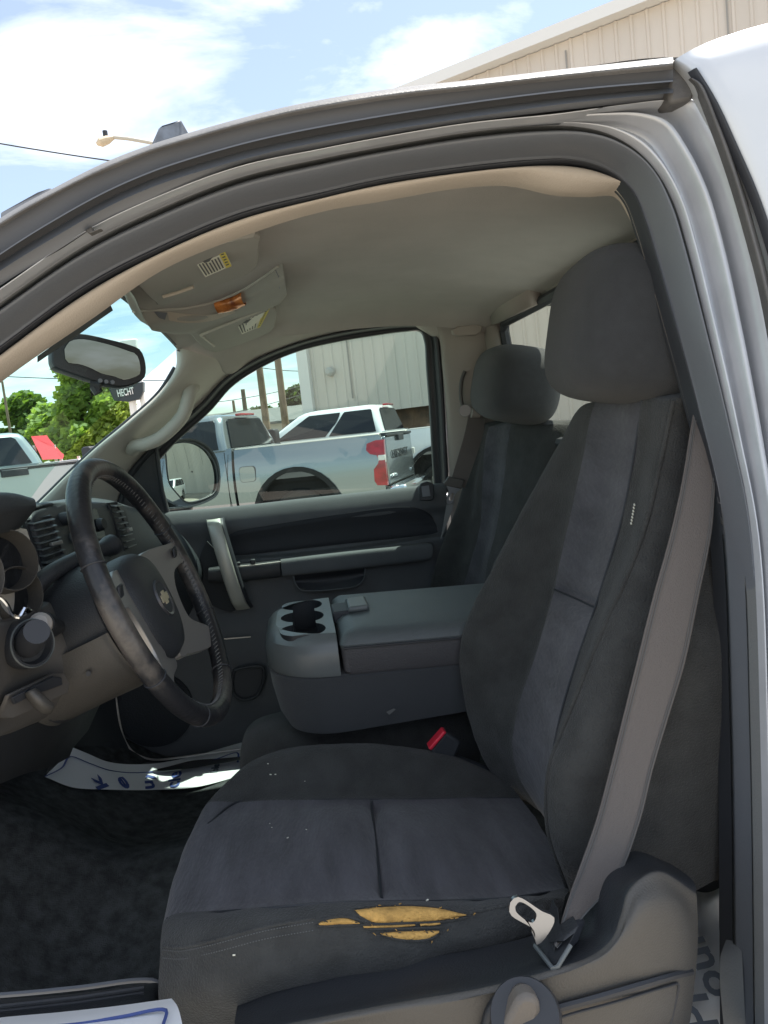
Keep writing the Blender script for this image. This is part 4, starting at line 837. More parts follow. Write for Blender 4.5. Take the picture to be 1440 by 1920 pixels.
strip('top_pad', [[Vector((-.42, y_, 1.44)) for y_ in (.74, .9, 1.1, 1.26)], [Vector((-.7, y_, 1.36)) for y_ in (.74, .9, 1.1, 1.26)], [Vector((-1.0, y_, 1.28)) for y_ in (.74, .9, 1.1, 1.26)]], M['dash'], DB, n=16, k=4)
# centre stack bezel with two upright vents and knobs
strip('centre_bezel', [
  [(44, 972, 1.19), (58, 962, 1.20), (110, 948, 1.33), (180, 944, 1.50), (226, 945, 1.655), (232, 950, 1.67)],
  [(50, 990, 1.185), (64, 980, 1.19), (118, 965, 1.32), (190, 958, 1.49), (232, 958, 1.645), (238, 965, 1.66)],
  [(70, 1050, 1.185), (86, 1050, 1.19), (140, 1030, 1.32), (205, 1010, 1.49), (242, 1010, 1.65), (248, 1012, 1.665)],
  [(86, 1100, 1.19), (100, 1100, 1.20), (160, 1080, 1.33), (215, 1050, 1.50), (250, 1040, 1.665), (254, 1040, 1.68)]], M['blk'], DB, n=30, k=4)
CB = bpy.data.objects['centre_bezel']
def vent(Q, ns, rot90=False):
    """Q = corners TL,TR,BR,BL"""
    a, b_, c, d_ = onp(CB, [q[:2] for q in Q], .006); P_ = lambda u_, v_: a.lerp(b_, u_).lerp(d_.lerp(c, u_), v_)
    n_ = (b_-a).cross(d_-a).normalized()
    if (CAM-a).dot(n_) < 0: n_ = -n_
    v = MB(); v.prism([P_(0, 0)-n_*.002, P_(1, 0)-n_*.002, P_(1, 1)-n_*.002, P_(0, 1)-n_*.002], n_*.002); o = v.build('air_vent', M['rubber_dk'], DB, smooth=None)
    for i in range(ns):
        t0 = (i+.3)/ns; sl_ = MB()
        sl_.prism([P_(.04, t0), P_(.96, t0), P_(.96, t0)+n_*.010+(P_(0, 1)-P_(0, 0))*(.35/ns), P_(.04, t0)+n_*.010+(P_(0, 1)-P_(0, 0))*(.35/ns)], (P_(0, 1)-P_(0, 0))*(.16/ns)); sl_.build('slat', M['cup'], o, smooth=None)
    q = P_(.55, .58)+n_*.011; MB().prism([q+(P_(1, 0)-P_(0, 0))*-.2, q+(P_(1, 0)-P_(0, 0))*.25, q+(P_(1, 0)-P_(0, 0))*.25+(P_(0, 1)-P_(0, 0))*.08, q+(P_(1, 0)-P_(0, 0))*-.2+(P_(0, 1)-P_(0, 0))*.08], n_*.006).build('vent_tab', M['spoke'], o, bevel=.001)
    MB().tube([P_(0, 0), P_(1, 0), P_(1, 1), P_(0, 1)], .003, 6, closed=True).build('vent_rim', M['blk'], o)
vent([(48, 980, 1.172), (86, 971, 1.25), (112, 1048, 1.25), (76, 1062, 1.178)], 7)
vent([(198, 948, 1.53), (213, 946, 1.61), (244, 1026, 1.625), (226, 1033, 1.545)], 8)
def knob(px, py, Y, r_, l_, m, nm='knob', parent=None, axis=Vector((.93, -.25, .15))):
    q = on(CB, px, py, -.002)[0]; a_ = axis.normalized(); 
    return MB().tube([q, q+a_*l_*.6, q+a_*l_], [r_, r_, r_*.8], 16).build(nm, m, parent or DB)
knob(116, 974, 1.295, .011, .018, M['blk']); knob(183, 985, 1.44, .012, .016, M['blk']); knob(212, 1028, 1.50, .012, .016, M['blk']); knob(203, 1036, 1.47, .009, .012, M['blk']); knob(134, 1008, 1.30, .008, .01, M['cup'])
RAD = patch('radio', CB, [(122, 966), (176, 955), (194, 1008), (142, 1022)], .004, M['blkglass'], DB, lift=.001)
plate('climate_panel', [(90, 1062, 1.17), (160, 1040, 1.30), (166, 1085, 1.31), (100, 1112, 1.18)], M['blk'], DB, (-.02, 0, 0), bevel=.004)
b = MB()
for i in range(4): q = A(118, 1086+i*5, 1.168); b.box(q, (.004, .010, .0015))
b.build('panel_marks', M['thread'], DB, smooth=None)
# instrument hood and gauge bezel in front of the driver
strip('instrument_hood', [
  [(-260, 960, .95), (-60, 950, .98), (20, 948, 1.05), (60, 962, 1.12)],
  [(-260, 938, .86), (-60, 930, .88), (14, 926, .93), (56, 934, 1.02)],
  [(-260, 936, .80), (-60, 932, .80), (10, 930, .86), (66, 938, .98)],
  [(-260, 960, .78), (-60, 960, .79), (10, 952, .85), (68, 948, .97)],
  [(-260, 1000, .80), (-60, 990, .83), (0, 978, .88), (62, 960, .99)],
  [(-260, 1010, .84), (-60, 1005, .86), (0, 1000, .92), (36, 992, 1.04)]], M['dash'], DB, n=30, k=5)
BZ = strip('instrument_bezel', [
  [(-220, 1005, .84), (-60, 1002, .88), (-20, 998, .95), (30, 990, 1.05), (50, 992, 1.09)],
  [(-180, 1060, .84), (-60, 1060, .88), (0, 1055, .96), (50, 1042, 1.06), (66, 1040, 1.09)],
  [(-150, 1120, .84), (-60, 1120, .88), (20, 1110, .97), (70, 1090, 1.07), (84, 1085, 1.10)],
  [(-120, 1180, .86), (-50, 1180, .90), (40, 1160, .99), (80, 1130, 1.08), (96, 1120, 1.11)]], mat('bezel_light', (.66, .61, .55), .5), DB, n=24, k=4)
def cup(px, py, Y, r_, l_, ax=Vector((.86, -.48, .16))):
    q = A(px, py, Y); a_ = ax.normalized(); k = MB()
    n1 = Vector((0, 0, 1)); n1 = (n1-a_*n1.dot(a_)).normalized(); n2 = a_.cross(n1)
    rg = lambda r2, o_: [q+a_*o_+r2*(math.cos(2*math.pi*j/36)*n1+math.sin(2*math.pi*j/36)*n2) for j in range(36)]
    k.loft([rg(r_*1.03, -.002), rg(r_*1.02, l_*.8), rg(r_, l_), rg(r_*.97, l_), rg(r_*.95, l_*.8), rg(r_*.86, -.006)], cap=False); o = k.build('gauge_ring', M['seatpl'], BZ)
    MB().loft([rg(r_*.86, -.004), rg(r_*.1, -.004)]).build('gauge_face', M['blk'], o)
    return o
cup(4, 1055, .955, .037, .018); cup(20, 1116, .97, .033, .018); cup(-70, 1080, .86, .04, .015)
# lower driver panel
LP = strip('lower_dash_panel', [
  [(-200, 1170, .80), (-60, 1165, .84), (10, 1160, .93), (60, 1140, 1.0), (92, 1122, 1.04), (100, 1116, 1.06)],
  [(-200, 1182, .77), (-60, 1178, .81), (14, 1170, .905), (66, 1148, .975), (96, 1140, 1.01), (104, 1140, 1.03)],
  [(-180, 1240, .765), (-60, 1235, .80), (10, 1232, .895), (70, 1215, .965), (118, 1190, 1.0), (126, 1188, 1.02)],
  [(-180, 1300, .77), (-60, 1300, .80), (6, 1292, .90), (80, 1268, .965), (146, 1240, 1.01), (154, 1240, 1.03)],
  [(-180, 1360, .785), (-60, 1350, .82), (0, 1340, .915), (80, 1320, .98), (150, 1290, 1.03), (168, 1280, 1.05)],
  [(-180, 1385, .80), (-60, 1380, .84), (6, 1374, .93), (70, 1350, 1.0), (130, 1322, 1.05), (174, 1285, 1.08)],
  [(-180, 1388, .84), (-60, 1384, .88), (6, 1378, .97), (70, 1354, 1.04), (130, 1326, 1.09), (178, 1286, 1.11)]], M['bezel'], DB, n=44, k=5)
ax2 = Vector((.80, -.57, .12)).normalized()
q = A(53, 1207, .915)
n1 = Vector((0, 0, 1)); n1 = (n1-ax2*n1.dot(ax2)).normalized(); n2 = ax2.cross(n1)
rg = lambda r2, o_: [q+ax2*o_+r2*(math.cos(2*math.pi*j/40)*n1+math.sin(2*math.pi*j/40)*n2) for j in range(40)]
SWT = MB().loft([rg(.029, -.01), rg(.029, .006), rg(.0275, .009), rg(.0245, .009), rg(.023, .005), rg(.021, .001), rg(.002, .001)], cap=False).build('switch_ring', M['blk'], DB)
MB().loft([rg(.0285, .0085), rg(.0275, .0105), rg(.0265, .0085)], cap=False).build('ring_trim', M['cup'], SWT)
MB().tube([A(52, 1208, .913), A(60, 1196, .89), A(69, 1184, .87)], [.016, .015, .014], 20).build('key_barrel', M['rubber_dk'], SWT)
# parking brake release: recess with a lever
plate('recess', [(18, 1302, .888), (60, 1282, .92), (100, 1262, .955), (122, 1262, .965), (132, 1280, .975), (128, 1300, .975), (60, 1330, .935), (22, 1345, .905), (0, 1345, .90)], M['bezel'], LP, (-.006, 0, 0), bevel=.004)
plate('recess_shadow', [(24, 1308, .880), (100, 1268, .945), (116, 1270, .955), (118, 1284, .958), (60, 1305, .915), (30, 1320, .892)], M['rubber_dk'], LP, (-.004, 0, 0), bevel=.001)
strip('release_lever', [[(48, 1298, .905), (62, 1318, .905), (80, 1334, .912), (96, 1334, .922)], [(56, 1295, .895), (72, 1312, .893), (86, 1324, .90), (98, 1326, .912)], [(64, 1292, .905), (80, 1306, .903), (92, 1316, .91), (99, 1322, .92)]], M['seatpl'], LP, n=16, k=4, solid=.005)
strip('knee_bolster', [
  [(-120, 1385, .86), (0, 1378, .96), (70, 1355, 1.04), (130, 1326, 1.10), (190, 1288, 1.20)],
  [(-120, 1440, .92), (0, 1430, 1.02), (70, 1400, 1.10), (120, 1370, 1.16), (160, 1345, 1.25)],
  [(-120, 1520, 1.0), (0, 1470, 1.10), (50, 1450, 1.2), (90, 1440, 1.3), (130, 1420, 1.4)]], M['blk'], DB, n=24, k=4)
strip('centre_tunnel_side', [[(128, 1335, 1.18), (160, 1308, 1.24), (200, 1282, 1.34), (240, 1280, 1.45)], [(110, 1400, 1.32), (140, 1372, 1.4), (165, 1340, 1.5), (200, 1300, 1.62)], [(85, 1452, 1.5), (100, 1440, 1.6), (130, 1410, 1.68), (165, 1370, 1.75)]], M['dash'], DB, n=20, k=4)
# column and shroud
def blob(rings_, nm, m, parent, n=32):
    """loft of ellipses: (cx,cy,Y, rx_px, ry_px, rot)"""
    out = []
    for cx, cy, Y, a_, b_, ro in rings_:
        out.append([])
        for j in range(n):
            t_ = 2*math.pi*j/n; ex, ey = a_*math.cos(t_), b_*math.sin(t_)
            out[-1].append(A(cx, cy, Y)+ (A(int(cx), int(cy), Y)-A(int(cx), int(cy), Y)))
            x_, y_ = cx+ex*math.cos(ro)-ey*math.sin(ro), cy+ex*math.sin(ro)+ey*math.cos(ro)
            out[-1][-1] = (x_, y_, Y, math.cos(t_), math.sin(t_))
    return out
WC = Vector((-.2128, 1.0727, 1.3634)); wnm = Vector((.9415, -.0542, .3326)); wa = Vector((.0575, .9983, 0)); wb = Vector((-.3320, .0191, .9431))
def wl(a_, b_, c_): return WC+wa*a_+wb*b_+wnm*c_
def ellr(ca, cb, c_, ra, rb, n=36, e=1.):
    return [wl(ca+ra*math.copysign(abs(math.cos(2*math.pi*j/n))**e, math.cos(2*math.pi*j/n)), cb+rb*math.copysign(abs(math.sin(2*math.pi*j/n))**e, math.sin(2*math.pi*j/n)), c_) for j in range(n)]
CS = MB().loft([ellr(0, 0, -.045, .030, .030), ellr(0, 0, -.050, .062, .062), ellr(0, -.004, -.06, .074, .078), ellr(0, -.008, -.09, .080, .086), ellr(0, -.014, -.15, .084, .090), ellr(0, -.018, -.19, .086, .092)]).build('steering_column', M['blk'], TR)
strip('lower_shroud', [[wl(.086*math.cos(a), -.014+.090*math.sin(a), z_) for a in [R(180+i*180/12) for i in range(13)]] for z_ in (-.055, -.058)]+[[wl(.090*math.cos(a), -.014+.094*math.sin(a), z_) for a in [R(180+i*180/12) for i in range(13)]] for z_ in (-.065, -.12, -.18, -.20)], M['seatpl'], CS, n=30, k=3)
b = MB(); q = wl(-.088, -.05, -.10); b.tube([q, q+Vector((0, -.002, 0))], .0035, 8); b.build('screw_hole', M['rubber_dk'], CS)
# turn signal stalk with a round end knob pointing at the camera, gear lever arching over the column
q0 = A(90, 1182, 1.0); q1 = A(76, 1172, .945)
MB().tube([A(140, 1160, 1.05), A(108, 1176, 1.0), A(88, 1175, .965), q1], [.008, .009, .0165, .0165], 20).build('turn_stalk', M['blk'], CS)
MB().tube([q1, A(75, 1169, .936), A(74, 1167, .932)], [.0145, .0135, .009], 20).build('stalk_end', mat('stalk_cap', (.42, .40, .38), .5), CS)
GLV = MB().tube(crm([(60, 1148, 1.02), (60, 1120, 1.02), (74, 1094, 1.03), (100, 1072, 1.05), (130, 1056, 1.08), (165, 1040, 1.12), (215, 1020, 1.18)], 36), [.0115]*30+[.012, .013, .015, .016, .016, .012], 14).build('gear_lever', M['blk'], CS)
MB().tube([(48, 1148, .96), (56, 1140, .96)], .004, 8).build('key_ring', M['chrome'], CS)
MB().tube(crm([(-30, 1110, .9), (0, 1120, .9), (14, 1134, .9), (22, 1150, .9), (34, 1158, .9), (46, 1140, .91)], 20), .0022, 6).build('key_chain', M['chrome'], CS)

# ---- steering wheel
NS = 120
def rimr(t_):      # thicker grips at the upper sides
    return .0136+.0022*max(0, math.cos(2*(t_-R(90-62))))*0+.0012*(math.exp(-((math.degrees(t_) % 360-55)/18)**2)+math.exp(-((math.degrees(t_) % 360-125)/18)**2))
pts = [wl(.186*math.cos(2*math.pi*i/NS), .186*math.sin(2*math.pi*i/NS), 0) for i in range(NS)]
SW = empty('steering_wheel', WC) ; SW.parent = TR; SW.matrix_parent_inverse = Matrix.Translation(-TR.location)
def swl(o):
    o.parent = SW; o.matrix_parent_inverse = Matrix.Translation(-WC); return o
rim = swl(MB().tube(pts, [rimr(2*math.pi*i/NS) for i in range(NS)], 20, closed=True, upv=wnm).build('rim', M['wheel'], None))
# stitching on the inner side of the rim (far half and lower half) and seams across the rim
b = MB()
for i in range(150):
    t_ = 2*math.pi*i/150
    c_ = wl((.186-.0139)*math.cos(t_), (.186-.0139)*math.sin(t_), .004)
    d_ = (wa*-math.sin(t_)+wb*math.cos(t_)); o_ = wnm*.0035+d_*.0016
    b.tube([c_-o_, c_+o_], .0008, 4)
swl(b.build('stitching', M['thread'], None, smooth=None))['kind'] = 'stuff'
for dg in (158, 205, 335, 22, 300, 240):
    t_ = R(dg); c_ = wl(.186*math.cos(t_), .186*math.sin(t_), 0); ra_ = wa*math.cos(t_)+wb*math.sin(t_)
    k = rimr(t_)+.0003
    swl(MB().tube([c_+k*(math.cos(2*math.pi*j/24)*ra_+math.sin(2*math.pi*j/24)*wnm) for j in range(24)], .0011, 5, closed=True).build('rim_seam', M['rubber_dk'], None))
# hub cover
hb = []
for s_2, o_ in ((.90, -.060), (1.0, -.045), (1.0, -.028), (.965, -.016), (.86, -.006), (.60, .000), (.2, .002)):
    ring = []
    for j in range(44):
        t_ = 2*math.pi*j/44; x_, y_ = math.cos(t_), math.sin(t_)
        rx_ = .080*(1+.14*y_); ring.append(wl(rx_*s_2*math.copysign(abs(x_)**.82, x_), -.016+.080*s_2*math.copysign(abs(y_)**.82, y_), o_))
    hb.append(ring)
HUB = swl(MB().loft(hb).build('hub_cover', M['blk'], None))
def ell2(c_, ra, rb, n=36): return ellr(0, -.013, c_, ra, rb, n)
em = MB().loft([ell2(.000, .027, .027), ell2(.0045, .026, .026), ell2(.0040, .0235, .0235), ell2(.0025, .022, .022)]).build('emblem', mat('emblem_ring', (.10, .10, .11), .3, .4), HUB)
MB().loft([ell2(.0020, .0232, .0232), ell2(.0034, .0225, .0225)]).build('emblem_field', M['rubber_dk'], em)
bow = [(-.026, -.007), (-.021, .007), (-.009, .007), (-.007, .013), (.009, .013), (.007, .007), (.026, .007), (.021, -.007), (.009, -.007), (.007, -.013), (-.009, -.013), (-.007, -.007)]
MB().prism([wl(x_*.68, y_*.72-.013, .0034) for x_, y_ in bow], wnm*.0018).build('bow_tie_badge', mat('badge_gold', (.62, .54, .38), .35, .5), em, smooth=None)
# side plates: silver, each from the upper grip to the lower rim with an open slot beside the rim
plp = [(.045, .050), (.08, .053), (.12, .050), (.150, .046), (.174, .044), (.179, .026), (.176, .012), (.156, .009), (.128, .004), (.112, -.014), (.103, -.045), (.104, -.066), (.118, -.080), (.138, -.094), (.148, -.108), (.136, -.124), (.112, -.124), (.085, -.118), (.050, -.108), (.015, -.100), (.02, -.06), (.04, .0)]
for s_2 in (1, -1):
    cz_ = lambda a_: -.024+.024*min(1, max(0, (abs(a_)-.06)/.10))
    o2 = crm([Vector((a_*s_2, b_, 0)) for a_, b_ in plp]+[Vector((plp[0][0]*s_2, plp[0][1], 0))], 89)[:-1]
    cpt = sum(o2, Vector())/len(o2)
    top = [wl(p.x, p.y, cz_(p.x)+.006) for p in o2]
    ins3 = [wl(p.x, p.y, cz_(p.x)+.004) for p in o2]; bot_ = [wl(p.x, p.y, cz_(p.x)-.006) for p in o2]
    swl(MB().loft([bot_, ins3, top]).build('spoke', M['spoke'], None, smooth=30, bevel=.0015))
for s_2 in (1, -1):
    b = MB(); b.box(wl(s_2*.150, .030, .006), (.004, .020, .016)); swl(b.build('button', M['blk'], None, bevel=.002))

# ---- driver seat
DS = empty('driver_seat', (.05, 1.0, .8)); DS.parent = TR; DS.matrix_parent_inverse = Matrix.Translation(-TR.location)
PS = empty('passenger_seat', (.1, 1.9, .8)); PS.parent = TR; PS.matrix_parent_inverse = Matrix.Translation(-TR.location)
def sp(o, root):
    o.parent = root; o.matrix_parent_inverse = Matrix.Translation(-root.location); return o
fabs = [M['fab'], M['fab2']]
# cushion: rows run front to rear; from near bottom edge over the near bolster, insert, far bolster
CU = [
 [(372, 1965, .80), (420, 1950, .80), (500, 1925, .78), (620, 1900, .77), (740, 1876, .765), (830, 1852, .765), (930, 1822, .77), (1000, 1800, .775), (1040, 1785, .80)],
 [(330, 1935, .77), (400, 1925, .755), (500, 1905, .745), (620, 1880, .74), (740, 1856, .735), (830, 1834, .735), (930, 1800, .74), (1000, 1775, .75), (1045, 1762, .78)],
 [(312, 1875, .765), (400, 1855, .738), (500, 1835, .728), (620, 1812, .722), (740, 1795, .720), (840, 1778, .722), (930, 1755, .727), (1005, 1738, .74), (1050, 1728, .77)],
 [(305, 1800, .785), (390, 1780, .752), (500, 1755, .742), (620, 1737, .736), (740, 1735, .733), (850, 1726, .735), (940, 1705, .742), (1010, 1690, .757), (1056, 1690, .79)],
 [(306, 1772, .79), (390, 1760, .758), (500, 1736, .748), (610, 1717, .742), (740, 1712, .740), (850, 1703, .742), (940, 1692, .75), (1012, 1682, .765), (1058, 1682, .80)],
 [(308, 1745, .815), (390, 1722, .785), (500, 1704, .775), (610, 1692, .768), (740, 1690, .766), (850, 1690, .768), (950, 1684, .775), (1020, 1676, .79), (1064, 1674, .82)],
 [(311, 1722, .845), (400, 1708, .832), (500, 1700, .825), (610, 1691, .82), (740, 1687, .82), (850, 1686, .82), (950, 1682, .825), (1030, 1670, .83), (1066, 1664, .84)],
 [(330, 1640, .95), (410, 1626, .94), (500, 1618, .935), (600, 1612, .935), (700, 1608, .935), (800, 1604, .935), (900, 1600, .935), (980, 1596, .94), (1040, 1600, .94)],
 [(358, 1565, 1.05), (430, 1556, 1.045), (510, 1552, 1.04), (600, 1548, 1.04), (690, 1545, 1.04), (780, 1543, 1.04), (870, 1541, 1.04), (945, 1539, 1.045), (1010, 1545, 1.045)],
 [(388, 1508, 1.145), (450, 1503, 1.145), (530, 1500, 1.14), (610, 1499, 1.14), (690, 1498, 1.14), (770, 1497, 1.14), (850, 1496, 1.14), (920, 1495, 1.145), (975, 1496, 1.145)],
 [(398, 1496, 1.155), (450, 1482, 1.16), (530, 1474, 1.16), (610, 1470, 1.16), (690, 1470, 1.16), (770, 1472, 1.16), (850, 1476, 1.16), (920, 1482, 1.16), (972, 1490, 1.155)],
 [(425, 1466, 1.18), (460, 1438, 1.19), (530, 1414, 1.20), (610, 1402, 1.205), (690, 1402, 1.205), (770, 1410, 1.205), (850, 1425, 1.20), (910, 1448, 1.195), (955, 1470, 1.185)],
 [(436, 1470, 1.22), (470, 1438, 1.24), (535, 1412, 1.255), (612, 1401, 1.26), (690, 1401, 1.26), (770, 1408, 1.26), (850, 1423, 1.25), (912, 1446, 1.24), (960, 1468, 1.23)],
 [(440, 1520, 1.25), (475, 1500, 1.27), (540, 1480, 1.28), (612, 1470, 1.28), (690, 1470, 1.28), (770, 1475, 1.28), (850, 1485, 1.28), (915, 1500, 1.27), (965, 1520, 1.25)]]
# front face rolls down: add a forward-lower point to every row
CU2 = []
for i, r_ in enumerate(CU):
    p0, p1 = V3(r_[0]), V3(r_[1]); drop = min(.20, max(.02, p0.z-.80))
    CU2.append([p0+Vector((.045, 0, -drop)), p0+Vector((-.004, 0, -drop*.55)), p0+Vector((-.008, 0, -.02))]+[V3(q) for q in r_])
for r_ in CU2[6:10]: r_[2].z -= .006
# pressed seam across the insert between two pads: dip around x = 700 px
cush = strip('cushion', CU2, fabs, None, n=110, k=5, mi=[0, 0, 0, 0, 0, 0, 1, 1, 1, 0, 0, 0, 0])
me = cush.data
s0, s1 = A(700, 1500, 1.14), A(716, 1686, .82)
for v in me.vertices:
    if .83 < v.co.y < 1.14 and v.co.z > .9:
        t_ = (v.co.y-s1.y)/(s0.y-s1.y); xc = s1.x+(s0.x-s1.x)*t_; d_ = abs(v.co.x-xc)
        v.co.z -= .011*math.exp(-(d_/.009)**2)*min(1, (1.14-v.co.y)/.02, (v.co.y-.83)/.02)
        v.co.z += .010*math.exp(-((d_-.05)/.05)**2)*math.sin(math.pi*min(1, max(0, (v.co.y-.83)/.31)))
    if v.co.y < .80 and v.co.z < 1.03:      # cloth creases on the near bolster
        v.co.y += .0035*math.sin(v.co.x*60+v.co.z*40)*math.exp(-((v.co.x-.08)/.12)**2)+.002*math.sin(v.co.x*35-v.co.z*90)
from mathutils import noise as NZ
def rumple(o, a_=.0022, f_=13, a2=.0009, f2=38):
    for v in o.data.vertices: v.co += NZ.noise_vector(v.co*f_)*a_ + NZ.noise_vector(v.co*f2)*a2
rumple(cush); sp(cush, DS)
pl_ = [(306, 1774), (340, 1776), (400, 1764), (500, 1738), (590, 1722), (700, 1714), (850, 1706), (960, 1694), (1040, 1686)]
sp(MB().tube(crm(onp(cush, pl_[:5], 0), 60), .0018, 8).build('cushion_piping', M['fab'], None), DS)
sp(MB().tube(crm(onp(cush, [(880, 1712), (930, 1702), (990, 1692), (1045, 1686)], 0), 40), .0016, 8).build('cushion_piping', M['fab'], None), DS)
b = MB()
for o_y in (7, 22):
    q = crm(onp(cush, [(x, y+o_y) for x, y in pl_[:5]], .0004), 121)
    for i in range(0, 120, 2): b.tube([q[i], q[i+1]], .0006, 4)
o_ = sp(b.build('cushion_stitching', M['thread'], None, smooth=None), DS); o_['kind'] = 'stuff'
sp(MB().tube(crm(onp(cush, [(697, 1503), (701, 1545), (708, 1606), (716, 1684)], -.0006), 30), .0020, 6).build('insert_seam', M['rubber_dk'], None), DS)
for e_ in ([(388, 1506), (450, 1502), (600, 1499), (760, 1498), (900, 1496), (972, 1496)], [(312, 1722), (400, 1710), (500, 1702), (610, 1693), (740, 1689), (850, 1688), (950, 1683), (1030, 1672)]):
    sp(MB().tube(crm(onp(cush, e_, -.0008), 60), .0018, 6).build('insert_edge_seam', M['rubber_dk'], None), DS)
# torn side with foam showing
for tp, bt in (([(662, 1708), (700, 1703), (760, 1700), (820, 1704), (874, 1715)], [(676, 1719), (700, 1729), (760, 1729), (820, 1726), (872, 1717)]),
               ([(597, 1730), (612, 1725), (632, 1722), (652, 1722), (674, 1730)], [(600, 1734), (612, 1735), (632, 1734), (652, 1733), (674, 1732)]),
               ([(712, 1750), (740, 1747), (770, 1746), (800, 1745), (823, 1745)], [(718, 1754), (740, 1760), (770, 1763), (800, 1761), (822, 1750)]),
               ([(680, 1736), (710, 1735), (745, 1734), (770, 1733), (778, 1733)], [(682, 1740), (710, 1740), (745, 1739), (770, 1737), (778, 1736)]),
               ([(786, 1732), (795, 1731), (805, 1731), (815, 1730), (824, 1730)], [(788, 1737), (795, 1736), (805, 1736), (815, 1735), (826, 1733)])):
    R_5 = []
    for t_, h_ in ((0, -.001), (0.02, .0010), (.25, .0026), (.5, .0032), (.75, .0026), (.98, .0010), (1, -.001)):
        R_5.append(onp(cush, [(a_[0]+(b_[0]-a_[0])*t_, a_[1]+(b_[1]-a_[1])*t_) for a_, b_ in zip(tp, bt)], h_))
    sp(strip('torn_foam_patch', R_5, M['foam'], None, n=30, k=2), DS)
for pts in ([(590, 1736), (640, 1735), (700, 1733), (760, 1731), (830, 1728), (880, 1720)], [(597, 1727), (640, 1719), (664, 1722), (690, 1731)], [(660, 1705), (676, 1720), (696, 1731)], [(664, 1705), (700, 1701), (760, 1699), (820, 1703), (876, 1714)], [(712, 1751), (740, 1760), (780, 1764), (815, 1757), (826, 1744)], [(690, 1742), (760, 1741), (830, 1739)]):
    sp(MB().tube(crm(onp(cush, pts, .001), 30), [.0005]+[.0012]*28+[.0005], 6).build('torn_cloth_edge', M['fab'], None), DS)

rnf = random.Random(3); fb = MB(); ff = MB()
for i in range(54):
    e_ = [(600, 1728), (640, 1721), (672, 1728), (700, 1703), (760, 1701), (820, 1704), (870, 1714), (840, 1724), (760, 1730), (700, 1732), (715, 1752), (760, 1763), (800, 1761), (822, 1748), (780, 1745), (730, 1747)]
    a_ = rnf.choice(e_); x_, y_ = a_[0]+rnf.uniform(-22, 22), a_[1]+rnf.uniform(-2.5, 2.5)
    p0 = on(cush, x_, y_, .0022)[0]; p1 = on(cush, x_+rnf.uniform(-7, 7), y_+rnf.uniform(-4, 5), .003)[0]
    (fb if i % 3 else ff).tube([p0, p0.lerp(p1, .5)+Vector((0, -.0012, .0008)), p1], [.0006, .0005, .0002], 4)
sp(fb.build('frayed_threads', M['fab'], None), DS)['kind'] = 'stuff'
sp(ff.build('foam_crumbs', M['foam'], None), DS)['kind'] = 'stuff'
